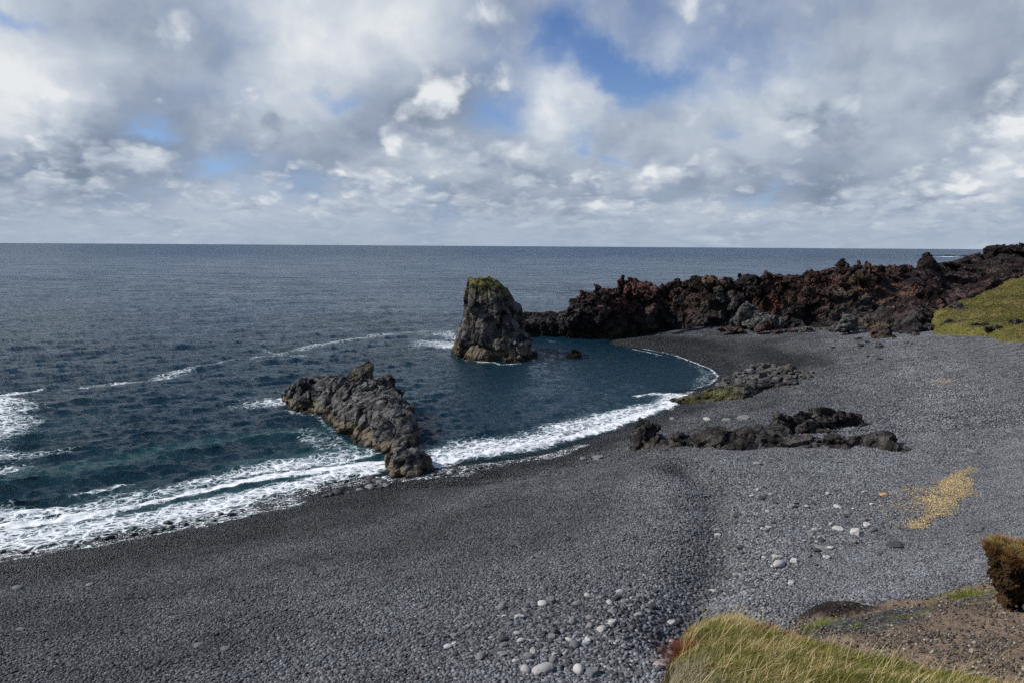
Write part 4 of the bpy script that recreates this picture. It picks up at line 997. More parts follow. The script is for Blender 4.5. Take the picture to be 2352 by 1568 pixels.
# fine zones need more clusters: duplicate those points with an offset
fin = ok & (scl < .56) & ~far_
dx, dy = rr.uniform(-.3, .3, fin.sum()), rr.uniform(-.3, .3, fin.sum())
X = np.concatenate([x[ok], x[fin] + dx, x[fin] - dy]); Y = np.concatenate([y[ok], y[fin] + dy, y[fin] + dx])
Z = ground(X, Y); NX = np.concatenate([nx[ok], nx[fin], nx[fin]]); NY = np.concatenate([ny[ok], ny[fin], ny[fin]]); S = np.concatenate([scl[ok], scl[fin], scl[fin]])
tmp = [pebble_cluster('pebbles', 105, .50, .026, .085, M['pebble'], 400 + k) for k in range(10)]
scatter('gravel', tmp, np.stack([X, Y, Z - .012], 1), NX, NY, S * rr.uniform(.85, 1.15, len(S)), 5,
        dict(tone=tone_at(X, Y, Z), wet=wet_at(X, Y, Z)), 'dark grey shingle of rounded pebbles covering the whole beach', 'gravel')

# yellow patch on the upper beach
def poly_px(pts, z): return np.array([at(a, b, z=z)[:2] for a, b in pts])
yp = poly_px([(2236, 1063), (2222, 1085), (2240, 1112), (2243, 1136), (2196, 1142), (2190, 1178), (2150, 1182), (2120, 1206), (2085, 1212), (2088, 1190), (2118, 1168), (2108, 1150), (2150, 1105), (2190, 1075)], 5.0)
ypw = poly_px([(2236, 1063), (2243, 1136), (2190, 1178), (2085, 1212), (2040, 1175), (2020, 1140), (2060, 1095), (2150, 1090)], 5.0)
lo_, hi_ = ypw.min(0), ypw.max(0)
qx = rr.uniform(lo_[0], hi_[0], 9000); qy = rr.uniform(lo_[1], hi_[1], 9000)
qx = qx + 0.0; nn_ = fbm2(qx, qy, .9, 4, 95) * .55
def sdist(qx, qy, L):
    dd, _ = seg_dist(qx, qy, np.vstack([L, L[:1]])); return np.where(inside(qx, qy, L), dd, -dd)
dens1 = sstep(sdist(qx, qy, yp) + nn_ * .7, -.12, .35); dens2 = .30 * sstep(sdist(qx, qy, ypw) + nn_ * 1.6, -.5, 1.2)
sel = rr.random(len(qx)) < np.clip(dens1 * (.75 + .5 * nn_) + dens2 * .6, 0, 1)
qx, qy = qx[sel], qy[sel]; qz = ground(qx, qy)
tmp = [pebble_cluster('yellow_pebbles', 12, .17, .010, .028, M['shell_pebble'], 450 + k) for k in range(5)]
scatter('yellow_gravel', tmp, np.stack([qx, qy, qz + .045], 1), qx * 0, qy * 0, rr.uniform(.45, 1.15, len(qx)), 6, {}, 'irregular patch of yellow ochre gravel on the upper beach', 'gravel')
p = at(1874, 926, z=3.6)
q_ = np.stack([p[0] + rr.normal(0, .5, 60), p[1] + rr.normal(0, .5, 60)], 1); p2_ = at(2163, 875, z=4.4)
q_ = np.stack([p2_[0] + rr.normal(0, .45, 60), p2_[1] + rr.normal(0, .7, 60)], 1)
scatter('yellow_gravel', tmp, np.stack([q_[:, 0], q_[:, 1], ground(q_[:, 0], q_[:, 1]) + .05], 1), q_[:, 0] * 0, q_[:, 0] * 0, rr.uniform(.8, 1.3, 60), 7, {}, 'tiny far spot of yellow gravel in the middle of the upper beach', 'gravel')

# ------------------------------------------------------------------ single stones
I4, I4F = ico(4)
I3, I3F = ico(3)
def stone_mesh(name, seed, kind, ax):
    rs_ = np.random.default_rng(seed)
    V = I4.copy() if kind == 'angular' else I3.copy()
    F = I4F if kind == 'angular' else I3F
    if kind == 'angular':
        V = V / np.maximum(np.abs(V).max(1)[:, None], .78) * .88
        V = V * (1 + .16 * fbm(V, 1.3, 2, seed))[:, None]
        V = V + V * (facets(V, .9, seed, warp=.2, crack=.15) * .13)[:, None] + V * (fbm(V, 5, 3, seed) * .03)[:, None]
    else:
        V = V * (1 + .22 * fbm(V, .9, 2, seed) + .05 * fbm(V, 3.0, 2, seed + 1))[:, None]
    V = V * np.array(ax); V[:, 2] -= V[:, 2].min()
    return V, F
MESHES = {}
def stone_me(kind, matk, k, name='cobble'):
    key = (kind, matk, k, name)
    if key not in MESHES:
        rs_ = np.random.default_rng(1000 + k)
        V, F = stone_mesh('stone', 1000 + k, kind, (rs_.uniform(.9, 1.15), rs_.uniform(.65, .95), rs_.uniform(.40, .62)))
        MESHES[key] = mesh_np(name, V, F, M[matk], kind == 'round')
    return MESHES[key]
def place(name, kind, matk, px, py, z0, size, label, cat, group=None, k=None, seed=0, sink=.25, zs_=1.0, world=None):
    rs_ = np.random.default_rng(seed + 5)
    if world is None:
        p = at(px, py, z=z0)
        for _ in range(4): p = at(px, py, z=g1(p[0], p[1]))
    else: p = np.array([world[0], world[1], 0.0])
    zz = g1(p[0], p[1])
    k = k if k is not None else int(rs_.integers(0, 6))
    o = add_obj(name, stone_me(kind, matk, k, name))
    h = size * .5
    o.scale = (h, h * rs_.uniform(.85, 1.1), h * zs_)
    o.rotation_euler = (rs_.normal(0, .10), rs_.normal(0, .10), rs_.uniform(0, 6.28))
    o.location = (p[0], p[1], zz - h * sink * .6 + .02)
    tag(o, label, cat, group); return o
NAMED = [  # px, py, size in metres, material, kind, height, label
    (1246, 1542, .66, 'stone_pale', 'round', .75, 'large flat pale slab at the bottom edge of the beach'),
    (1235, 1551, .26, 'stone_pale', 'angular', 1.3, 'small chalky white stone leaning on the large pale slab'),
    (1329, 1546, .42, 'stone_pale', 'round', 1.2, 'pale round stone touching a dark flat stone at the bottom edge'),
    (1358, 1550, .52, 'stone_mid', 'angular', .8, 'dark grey split stone touching a pale round stone at the bottom edge'),
    (1270, 1518, .34, 'stone_mid', 'round', 1.1, 'smooth round grey stone just above the large pale slab'),
    (1278, 1504, .30, 'stone_dark', 'round', 1.1, 'dark round stone behind the smooth round grey stone'),
    (1518, 1530, .55, 'stone_pale', 'round', .7, 'broad pale stone beside the red sprigs and the grassy knoll'),
    (1788, 1300, .55, 'stone_pale', 'round', 1.1, 'biggest cream coloured stone alone on the upper gravel'),
    (1783, 1285, .26, 'stone_pale', 'angular', 1.3, 'small pale lump on the far side of the biggest cream stone'),
    (1964, 1226, .50, 'stone_pale', 'angular', 1.0, 'pale pointed stone below the yellow patch'),
    (1818, 1341, .34, 'stone_pale', 'angular', .9, 'square whitish stone above the dark hollow of the bank'),
    (2055, 1254, .60, 'stone_dark', 'angular', .6, 'flat dark grey stone on the fine gravel right of the pale pointed stone'),
    (1907, 1259, .30, 'stone_pale', 'round', .8, 'small white oval stone on dark gravel beside a half buried grey slab'),
    (1890, 1257, .60, 'stone_mid', 'round', .3, 'half buried grey slab beside a small white oval stone'),
    (1639, 1359, .40, 'stone_pale', 'round', .5, 'long flat pale stone above the top of the grassy knoll'),
    (1383, 1449, .42, 'stone_pale', 'angular', .8, 'pale tan slab leaning among coarse dark shingle'),
    (1408, 1436, .36, 'stone_pale', 'angular', 1.4, 'upright pale wedge stone beside the pale tan slab'),
    (1347, 1478, .30, 'stone_pale', 'round', 1.1, 'egg shaped light grey stone below the pale tan slab'),
    (1406, 1408, .38, 'stone_mid', 'round', .9, 'smooth mid grey stone above the upright pale wedge'),
    (1224, 1500, .28, 'stone_pale', 'angular', 1.2, 'knobbly white stone left of the smooth round grey stone'),
    (1325, 1390, .34, 'stone_mid', 'round', .9, 'smooth grey oval stone high among the coarse shingle'),
    (1266, 1385, .36, 'stone_mid', 'angular', 1.3, 'light grey peaked stone at the top left of the coarse shingle'),
    (1042, 1461, .30, 'stone_mid', 'round', .9, 'lone smooth grey stone in the lower middle gravel'),
    (972, 1396, .30, 'stone_mid', 'round', 1.2, 'lone light grey round stone on the dark gravel, uphill of the lower middle one'),
    (1702, 1260, .42, 'stone_dark', 'round', .9, 'black round stone on the upper gravel beside small white stones'),
    (1694, 1188, .45, 'stone_dark', 'angular', .8, 'black angular stone above the black round stone'),
    (1924, 1165, .50, 'stone_pale', 'round', .5, 'flat pale stone left of the faint yellow scatter'),
    (1926, 1216, .50, 'stone_pale', 'angular', .6, 'pale broken slab just left of the pale pointed stone'),
    (2030, 1137, .42, 'stone_yellow', 'angular', .7, 'orange brown stone at the left end of the yellow patch'),
    (2060, 1128, .50, 'stone_mid', 'round', .5, 'grey flat stone beside the orange brown stone'),
    (1739, 1066, .55, 'stone_mid', 'round', .8, 'light grey rounded stone just below the long lava ledge'),
    (565, 1271, .60, 'stone_dark', 'round', .5, 'lone flat dark stone on the left gravel slope'),
    (42, 1351, .50, 'stone_mid', 'round', .7, 'lone grey stone near the left edge of the beach'),
    (205, 1342, .40, 'stone_mid', 'round', .5, 'small flat stone right of the lone grey stone near the left edge'),
    (47, 1446, .36, 'stone_mid', 'angular', .7, 'light stone low at the left edge of the beach'),
    (517, 1490, .34, 'stone_mid', 'round', .6, 'light oval stone in the lower left gravel, right one of a pair'),
    (457, 1483, .34, 'stone_mid', 'round', .8, 'light oval stone in the lower left gravel, left one of a pair'),
    (1892, 990, .85, 'stone_pale', 'angular', .9, 'pale grey triangular slab between the domed boulder and the long ledge'),
    (2235, 1040, .7, 'stone_mid', 'round', .6, 'half buried grey hump at the tip of the yellow patch'),
    (2320, 990, .7, 'stone_mid', 'round', .5, 'dull grey hump on the open upper gravel near the right edge'),
]
for k, (a, b, sz, mk, kd, hh_, lab) in enumerate(NAMED):
    place('stone', kd, mk, a, b, 4.0, sz, lab, 'stone', None, k % 6, 60 + k, .3, hh_)

def in_poly_px(n, poly, z, seed):
    L = poly_px(poly, z); rs_ = np.random.default_rng(seed); lo, hi = L.min(0), L.max(0); out = []
    while len(out) < n:
        q = rs_.uniform(lo, hi, (400, 2)); out += list(q[inside(q[:, 0], q[:, 1], L)])
    return out[:n], rs_
# fan of boulders behind the cove
pts_, rs_ = in_poly_px(300, [(1655, 872), (1668, 842), (1700, 832), (1760, 833), (1810, 850), (1865, 868), (1855, 888), (1800, 890), (1760, 868), (1700, 888), (1662, 900)], 1.7, 3)
used = []
for k, q in enumerate(pts_):
    r = .35 + .75 * rs_.random() ** 1.8
    if any(math.hypot(q[0] - u_[0], q[1] - u_[1]) < .50 * (r + u_[2]) for u_ in used): continue
    used.append((q[0], q[1], r)); pale = rs_.random() < .5
    if len(used) > 125: break
    place('boulder', 'angular', 'fan_pale' if pale else 'fan_dark', 0, 0, 0, r * 1.5, 'grey angular boulder in the tumbled fan behind the cove' if pale else 'dark brown boulder in the tumbled fan behind the cove',
          'boulder', 'light grey boulders of the fan behind the cove' if pale else 'dark boulders of the fan behind the cove', None, 300 + k, .2, rs_.uniform(.8, 1.5), (q[0], q[1]))
# stones wet by the surf along the near shore
def along(pts, n, width, seed, z=0.15):
    L = np.array([at(a, b, z=z)[:2] for a, b in pts]); rs_ = np.random.default_rng(seed); out = []
    for _ in range(n):
        s_ = rs_.uniform(0, len(L) - 1); i = int(s_); q = L[i] + (L[i + 1] - L[i]) * (s_ - i) if i < len(L) - 1 else L[-1]
        out.append(q + rs_.normal(0, width, 2))
    return out, rs_
pts_, rs_ = along([(0, 1262), (130, 1252), (306, 1222), (425, 1200), (560, 1170), (700, 1125), (800, 1102)], 34, .55, 8)
for k, q in enumerate(pts_):
    place('cobble', 'round', 'stone_wet', 0, 0, 0, .22 + .36 * rs_.random() ** 1.6, 'wet black cobble at the edge of the foam, left part of the shore', 'cobble', 'wet black cobbles along the left shore', None, 700 + k, .1, .9, (q[0], q[1]))
pts_, rs_ = along([(740, 1132), (800, 1115), (860, 1105), (900, 1100)], 22, .6, 9, .5)
for k, q in enumerate(pts_):
    place('cobble', 'round', 'stone_mid' if k % 3 == 0 else 'stone_dark', 0, 0, 0, .4 + .5 * rs_.random() ** 1.5, 'grey rounded boulder heaped at the shore end of the long sea rock' if k % 3 == 0 else 'dark rounded boulder heaped at the shore end of the long sea rock', 'boulder',
          'grey boulders by the shore end of the sea rock' if k % 3 == 0 else 'dark boulders by the shore end of the sea rock', None, 740 + k, .35, .8, (q[0], q[1]))
pts_, rs_ = along([(1000, 1090), (1060, 1080), (1150, 1066)], 12, .35, 10, .3)
for k, q in enumerate(pts_):
    place('cobble', 'round', 'stone_dark', 0, 0, 0, .3 + .3 * rs_.random(), 'dark wet cobble on the shore between the sea rock and the cove surf', 'cobble', 'dark cobbles on the cove shore', None, 780 + k, .2, .8, (q[0], q[1]))
for k, (a, b, sz, mk, lab) in enumerate([(1258, 1053, .85, 'stone_mid', 'broad grey boulder at the surf edge, left of the flat pair'), (1240, 1062, .5, 'stone_dark', 'dark stone in front of the broad grey surf boulder'), (1340, 1056, .75, 'stone_mid', 'flat grey boulder, left one of the pair below the lava knob'),
                                        (1376, 1053, 1.0, 'stone_mid', 'flat grey boulder, right one of the pair below the lava knob'), (1395, 1048, .6, 'stone_dark', 'dark low boulder between the flat pair and the lava knob'), (1300, 1046, .4, 'stone_dark', 'small dark stone at the surf edge behind the flat pair'),
                                        (1210, 1060, .45, 'stone_dark', 'small dark stone at the surf edge, left of the broad grey boulder'), (1545, 962, .8, 'stone_mid', 'flat grey stone near the tip of the mossy ledge'),
                                        (1625, 965, .8, 'stone_pale', 'pale peaked stone on the gravel behind the lava knob'), (1710, 963, 1.2, 'stone_mid', 'light grey triangular slab behind the long lava ledge'), (1670, 966, .9, 'stone_mid', 'flat grey slab left of the triangular slab'),
                                        (1560, 948, .5, 'stone_dark', 'small dark stone close to the surf below the mossy ledge'), (1588, 907, .5, 'stone_wet', 'wet black stone in the cove foam beside the mossy ledge')]):
    place('boulder', 'round' if sz < .9 else 'angular', mk, a, b, 1.2, sz, lab, 'boulder', None, k % 6, 800 + k, .35, .7)
# rubble at the foot of the cliff
pts_, rs_ = along([(1790, 758), (1850, 762), (1920, 765), (1985, 772)], 40, 1.0, 12, 2.9)
for k, q in enumerate(pts_):
    red = k % 2 == 0
    place('boulder', 'angular', 'red_boulder' if red else 'grey_boulder', 0, 0, 0, .7 + 1.1 * rs_.random() ** 1.6, 'red brown block in the rubble line at the foot of the cliff' if red else 'grey block in the rubble line at the foot of the cliff', 'boulder',
          'red brown blocks along the cliff foot' if red else 'grey blocks along the cliff foot', None, 850 + k, .2, 1.0, (q[0], q[1]))
pts_, rs_ = in_poly_px(26, [(1900, 775), (2000, 775), (2100, 800), (2120, 825), (1990, 830), (1900, 800)], 3.6, 14)
for k, q in enumerate(pts_):
    place('boulder', 'angular', 'beach_rock', 0, 0, 0, .4 + .8 * rs_.random() ** 2, 'dark block strewn on the gravel below the rubble slope', 'boulder', 'dark blocks strewn below the rubble slope', None, 900 + k, .3, .8, (q[0], q[1]))
# pale and grey cobbles among the shingle
pts_, rs_ = in_poly_px(105, [(1060, 1340), (1300, 1360), (1520, 1330), (1560, 1430), (1520, 1560), (1150, 1568), (1000, 1500)], 4.0, 15)
for k, q in enumerate(pts_):
    m_ = ['stone_mid', 'stone_pale', 'stone_dark', 'stone_mid'][k % 4]; w_ = {'stone_mid': 'grey', 'stone_pale': 'pale', 'stone_dark': 'dark'}[m_]
    place('cobble', 'round' if k % 3 else 'angular', m_, 0, 0, 0, .17 + .24 * rs_.random() ** 1.8, '%s cobble in the coarse shingle at the bottom middle' % w_, 'cobble', '%s cobbles of the coarse shingle' % w_, None, 1000 + k, .1, 1.0, (q[0], q[1]))
pts_, rs_ = in_poly_px(100, [(1640, 1120), (1800, 1090), (1980, 1120), (2060, 1180), (1990, 1290), (1800, 1330), (1660, 1310)], 4.5, 16)
for k, q in enumerate(pts_):
    m_ = ['stone_mid', 'stone_pale', 'stone_dark', 'stone_mid', 'stone_pale'][k % 5]; w_ = {'stone_mid': 'grey', 'stone_pale': 'whitish', 'stone_dark': 'black'}[m_]
    place('cobble', 'round' if k % 3 else 'angular', m_, 0, 0, 0, .15 + .22 * rs_.random() ** 2.2, '%s cobble scattered on the upper gravel left of the yellow patch' % w_, 'cobble', '%s cobbles on the upper gravel' % w_, None, 1100 + k, .1, .9, (q[0], q[1]))
# white weathered slab standing in the cliff face
V, F = stone_mesh('slab', 5, 'angular', (.28, .15, .9))
p = at(2112, 692, d=124.5); me = mesh_np('slab', V, F, M['stone_pale'])
o = add_obj('slab', me, None, (p[0], p[1], p[2])); o.rotation_euler = (0, -.35, .3); tag(o, 'small white slab standing out of the dark cliff face', 'slab')

# ------------------------------------------------------------------ the near bank: soil and turf
SB = [(1790, 1440, 11.0), (1830, 1412, 12.0), (1900, 1404, 12.5), (1998, 1425, 12.0), (2085, 1383, 12.8), (2180, 1360, 13.0), (2271, 1341, 13.2), (2352, 1322, 13.3), (2480, 1300, 13.4),
      (1903, 1457, 10.5), (1960, 1446, 11.2), (2028, 1412, 11.2), (2142, 1396, 11.5), (2271, 1366, 11.8), (2100, 1450, 9.8), (2000, 1480, 8.8), (2200, 1480, 8.6), (2300, 1520, 7.4), (2352, 1440, 9.0), (2300, 1400, 10.6),
      (1940, 1470, 9.6), (1850, 1480, 9.0), (2500, 1420, 9.4), (2500, 1560, 6.6), (2000, 1530, 7.0), (1850, 1520, 7.3)]
SBW = np.array([at(a, b, d=dd) for a, b, dd in SB]); SW = tps_fit(SBW, .3)
SBO = np.array([at(a, b, d=dd)[:2] for a, b, dd in [(1786, 1442, 10.9), (1826, 1412, 12.0), (1900, 1402, 12.6), (1980, 1416, 12.4), (2085, 1381, 12.9), (2180, 1358, 13.1), (2271, 1339, 13.3), (2352, 1320, 13.4), (2560, 1290, 13.6), (2700, 1560, 6.0), (2352, 1600, 5.6), (2000, 1560, 6.2), (1840, 1500, 7.8), (1795, 1470, 9.2)]])
def bank(x, y):
    z_ = tps_eval(SBW, SW, x, y)
    dd = sdist(x, y, SBO) + fbm2(x, y, 1.1, 3, 101) * .18
    out = np.maximum(0, .10 - dd)
    z_ = z_ - out * 1.5 - .12 * sstep(dd, .5, .0)
    hm = at(1895, 1415, d=12.3); z_ = z_ + .32 * np.exp(-(((x - hm[0]) / .9) ** 2 + ((y - hm[1]) / .5) ** 2))
    z_ = z_ + fbm2(x, y, 1.3, 5, 102, .55) * .16 + fbm2(x, y, 7.0, 3, 103) * .018
    return z_, dd
xs = np.linspace(2.0, 13.0, 520); ys = np.linspace(5.2, 16.0, 520)
YY, XX = np.meshgrid(ys, xs, indexing='ij'); bx, by = XX.ravel(), YY.ravel()
bz, bd = bank(bx, by)
rim1 = np.array([at(a, b, d=dd)[:2] for a, b, dd in [(1903, 1457, 10.5), (1960, 1446, 11.0), (2028, 1412, 11.2), (2142, 1396, 11.5), (2271, 1366, 11.8)]])
rim2 = np.array([at(a, b, d=dd)[:2] for a, b, dd in [(1985, 1420, 12.3), (2085, 1383, 12.8), (2180, 1360, 13.0), (2271, 1341, 13.2)]])
d1, pr1 = seg_dist(bx, by, rim1); d2, pr2 = seg_dist(bx, by, rim2)
grit = np.exp(-(d1 / .55) ** 2) * (1 - sstep(pr1, 1.4, 3.2) * .6) * .9 + .28
bz += .10 * np.exp(-(d1 / .30) ** 2) + .07 * np.exp(-(d2 / .3) ** 2)
hmk = at(1895, 1415, d=12.3); dk = np.exp(-(((bx - hmk[0]) / 1.0) ** 2 + ((by - hmk[1]) / .6) ** 2)) + 0 * bx
moss = np.maximum(.85 * np.exp(-(d2 / .28) ** 2), .62 * np.exp(-((d1 - .25) / .22) ** 2) * sstep(pr1, .6, 2.0))
f = grid_faces(520, 520); f = f[(bd > -2.6)[f].all(1)]
tag(add_obj('soil_bank', mesh_np('soil_bank', np.stack([bx, by, bz], 1), f, M['soil'], True, dict(grit=grit * (1 - dk), moss=moss * (1 - dk), damp=dk))), kind='structure')
tmp = [pebble_cluster('soil_stones', 30, .30, .004, .024, M['soil_pebble'], 480 + k, .8) for k in range(7)]
rr = np.random.default_rng(21)
qx = rr.uniform(2.4, 11, 2600); qy = rr.uniform(6.4, 13.6, 2600); qz, qd = bank(qx, qy)
sel = (qd > .05) & (rr.random(len(qx)) < .60 + .5 * fbm2(qx, qy, .8, 3, 105)); qx, qy, qz = qx[sel], qy[sel], qz[sel]
scatter('soil_stones', tmp, np.stack([qx, qy, qz + .0], 1), qx * 0, qy * 0 + .2, rr.uniform(.5, 1.25, len(qx)), 9, {}, 'small grey and brown stones strewn over the bare soil bank', 'stones')

KO_PX = [(1546, 1518), (1553, 1480), (1570, 1452), (1590, 1434), (1633, 1418), (1686, 1412), (1751, 1430), (1838, 1455), (1899, 1468), (1971, 1487), (2085, 1502), (2180, 1528), (2256, 1543), (2352, 1558), (2500, 1590), (2600, 1800), (1500, 1800), (1536, 1568)]
def kplane(px, py):
    h = 565 + (px - CX) * .0064; k = (py - h) / FPX; return 1.802 / (k - .288)
KO = np.array([at(a, b, d=kplane(a, b))[:2] for a, b in KO_PX])
def knoll(x, y):
    dd = sdist(x, y, KO) + fbm2(x, y, 2.2, 3, 111) * .07
    z_ = 11.75 + (8.5 - y) * .288 + fbm2(x, y, .9, 4, 112) * .11 - .17 - .045 * np.maximum(0, x - 2.2)
    z_ = z_ - .16 * sstep(dd, .35, -.05) - np.maximum(0, -dd) * 2.4
    return z_, dd
xs = np.linspace(-.2, 7.5, 380); ys = np.linspace(3.4, 10.6, 360)
YY, XX = np.meshgrid(ys, xs, indexing='ij'); kx_, ky_ = XX.ravel(), YY.ravel()
kz, kd = knoll(kx_, ky_)
f = grid_faces(360, 380); f = f[(kd > -1.4)[f].all(1)]
tag(add_obj('grassy_knoll', mesh_np('grassy_knoll', np.stack([kx_, ky_, kz + fbm2(kx_, ky_, 6, 3, 113) * .03], 1), f, M['peat'], True)), kind='structure')

GREEN = np.array([[.095, .115, .018], [.165, .175, .030], [.24, .22, .050]]); STRAW = np.array([[.30, .22, .075], [.45, .35, .15], [.60, .50, .28]]); REDS = np.array([[.16, .030, .015], [.28, .075, .022], [.36, .15, .04]])
def blades(P_, length, width, col, seed, bend=.5, wind=(.35, -.10), segs=3, up=.9, lean=None):
    """P_: roots (n,3); one tapering, curved strip for every blade"""
    rs_ = np.random.default_rng(seed); n = len(P_)
    a = rs_.uniform(0, 6.283, n); ln = rs_.uniform(.05, bend, n)
    dx_ = np.cos(a) * ln + wind[0]; dy_ = np.sin(a) * ln + wind[1]
    if lean is not None: dx_ = dx_ + lean[:, 0]; dy_ = dy_ + lean[:, 1]
    sa = rs_.uniform(0, 6.283, n); wx, wy = np.cos(sa) * width * .5, np.sin(sa) * width * .5
    V = np.zeros((n, segs * 2 + 1, 3)); 
    for k in range(segs):
        t_ = k / segs; w_ = 1 - .55 * t_
        cx_ = P_[:, 0] + dx_ * length * t_ ** 1.6; cy_ = P_[:, 1] + dy_ * length * t_ ** 1.6; cz_ = P_[:, 2] + length * up * (t_ - .28 * t_ * t_ * np.hypot(dx_, dy_))
        V[:, 2 * k] = np.stack([cx_ - wx * w_, cy_ - wy * w_, cz_], 1); V[:, 2 * k + 1] = np.stack([cx_ + wx * w_, cy_ + wy * w_, cz_], 1)
    V[:, -1] = np.stack([P_[:, 0] + dx_ * length, P_[:, 1] + dy_ * length, P_[:, 2] + length * up * (1 - .28 * np.hypot(dx_, dy_))], 1)
    m_ = segs * 2 + 1; base = (np.arange(n) * m_)[:, None]; tris = []
    for k in range(segs - 1):
        a0, b0, c0, d0 = 2 * k, 2 * k + 1, 2 * k + 2, 2 * k + 3
        tris += [base + [a0, b0, d0], base + [a0, d0, c0]]
    tris.append(base + [2 * segs - 2, 2 * segs - 1, 2 * segs])
    F = np.stack(tris, 1).reshape(-1, 3)
    C = np.repeat(col, m_, 0)
    return V.reshape(-1, 3), F, C
def join_blades(name, sets, parent=None, loc=None):
    Vs, Fs, Cs = [], [], []; b = 0
    for V, F, C in sets: Vs.append(V); Fs.append(F + b); Cs.append(C); b += len(V)
    V = np.concatenate(Vs)
    if loc is not None: V = V - np.array(loc)
    me = mesh_np(name, V, np.concatenate(Fs), M['blade'], False, dict(tint=np.concatenate(Cs)))
    return add_obj(name, me, parent, loc if parent is None else None)
rr = np.random.default_rng(31)
def grass_roots(n, x0, x1, y0, y1, dmin=-.10):
    x = rr.uniform(x0, x1, n); y = rr.uniform(y0, y1, n); z_, dd = knoll(x, y); k_ = dd > dmin
    return x[k_], y[k_], z_[k_], dd[k_]
gx_, gy_, gz_, gd_ = grass_roots(150000, .9, 6.6, 4.6, 8.9)
pn_ = fbm2(gx_, gy_, 1.1, 4, 121); pn2 = fbm2(gx_, gy_, 3.0, 3, 122)
straw_p = np.clip(.46 + pn_ * 1.1 + pn2 * .6 + .35 * sstep(gd_, .30, 0), .05, .95)
isst = rr.random(len(gx_)) < straw_p
ci = rr.integers(0, 3, len(gx_))
colr = np.where(isst[:, None], STRAW[ci], GREEN[ci]) * rr.uniform(.7, 1.25, (len(gx_), 1))
dead = (sstep(gx_ + pn2 * .3, 2.0, 1.5) * sstep(gy_, 7.2, 6.6))[:, None]; colr = colr * (1 - dead * .7) + np.array([.34, .30, .22]) * dead * .7
edge_red = (rr.random(len(gx_)) < .30 * sstep(gd_, .16, .0) * sstep(gy_, 6.6, 7.2))[:, None]; colr = np.where(edge_red, REDS[ci], colr)
L_ = rr.uniform(.05, .135, len(gx_)) * (1 + .4 * pn_)
sets = [blades(np.stack([gx_, gy_, gz_ - .01], 1), L_, rr.uniform(.0035, .007, len(gx_)), colr, 41, .75, (.38, -.16))]
tx, ty, tz, td = grass_roots(3000, .9, 6.6, 4.6, 8.9, .0)
sets.append(blades(np.stack([tx, ty, tz], 1), rr.uniform(.16, .36, len(tx)), rr.uniform(.003, .0052, len(tx)), STRAW[rr.integers(1, 3, len(tx))] * rr.uniform(.8, 1.25, (len(tx), 1)), 42, .55, (.28, -.08), 5))
tag(join_blades('grass', sets), 'green and straw coloured grass, dense on the near knoll', 'grass', None, 'stuff')

def tuft(name, label, cat, root, n, r, length, width, cols, seed, bend=.5, wind=(.15, 0), surf=bank, spread=1.0, segs=3):
    rs_ = np.random.default_rng(seed)
    a = rs_.uniform(0, 6.283, n); q = np.sqrt(rs_.random(n)) * r
    x = root[0] + np.cos(a) * q; y = root[1] + np.sin(a) * q * spread; z_, _ = surf(x, y)
    cc = cols[rs_.integers(0, len(cols), n)] * rs_.uniform(.75, 1.25, (n, 1))
    lean = np.stack([np.cos(a) * q / r * .5, np.sin(a) * q / r * .5], 1)
    s_ = [blades(np.stack([x, y, z_ - .01], 1), rs_.uniform(.6, 1.1, n) * length, np.full(n, width), cc, seed, bend, wind, segs, .9, lean)]
    zz, _ = surf(np.array([root[0]]), np.array([root[1]]))
    return tag(join_blades(name, s_, None, (root[0], root[1], float(zz[0]))), label, cat)
BG = np.array([[.10, .16, .015], [.16, .21, .025], [.22, .24, .05]])
tuft('grass_tuft', 'bright green tuft at the lip of the dark hollow', 'grass tuft', at(1905, 1450, d=10.6), 2200, .34, .16, .006, BG, 51)
tuft('grass_tuft', 'yellow green tuft on the rim beside the overhanging turf', 'grass tuft', at(2238, 1362, d=11.9), 1500, .34, .20, .007, np.vstack([BG, STRAW[:1]]), 52, spread=.6)
tuft('grass_tuft', 'thin dry tuft on the rim of the bank, beside the yellow green tuft', 'grass tuft', at(2180, 1384, d=11.6), 700, .30, .18, .006, np.vstack([STRAW, GREEN]), 53, spread=.6)
tuft('grass_tuft', 'low patchy tuft on the far rim of the bank', 'grass tuft', at(2165, 1362, d=12.9), 1300, .62, .09, .006, np.vstack([STRAW, BG]), 54, spread=.3)
tuft('grass_tuft', 'small green tuft halfway along the lip of the bank', 'grass tuft', at(2118, 1402, d=11.4), 500, .22, .09, .006, np.vstack([BG, STRAW[:1]]), 55, spread=.5)
tuft('red_plant', 'russet leafy plant low on the lip of the soil bank', 'plant', at(2078, 1408, d=11.2), 420, .14, .12, .010, REDS, 56, .8)
for k, (a, b, dd, lab) in enumerate([(2252, 1500, 7.6, 'dry pale grass stalks standing on the bare soil, right of the knoll edge'), (2330, 1530, 6.9, 'dry pale grass stalks on the bare soil at the right edge')]):
    tuft('grass_stalks', lab, 'grass tuft', at(a, b, d=dd), 22, .22, .26, .004, STRAW[1:], 60 + k, .2, (.06, 0), segs=5)
rd = at(1566, 1478, d=7.15)
tuft('red_plant', 'dark red sprigs spreading from the left edge of the knoll', 'plant', rd, 420, .12, .17, .005, REDS[:2], 57, 1.0, (-.55, .05), surf=knoll)
for k, (a, b, lab) in enumerate([(1627, 1420, 'short red sprigs at the back edge of the knoll, left clump'), (1690, 1415, 'short red sprigs at the back edge of the knoll, middle clump')]):
    tuft('red_plant', lab, 'plant', at(a, b, d=kplane(a, b) - .1), 90, .06, .15, .005, REDS[:2], 70 + k, .6, (0, 0), surf=knoll)
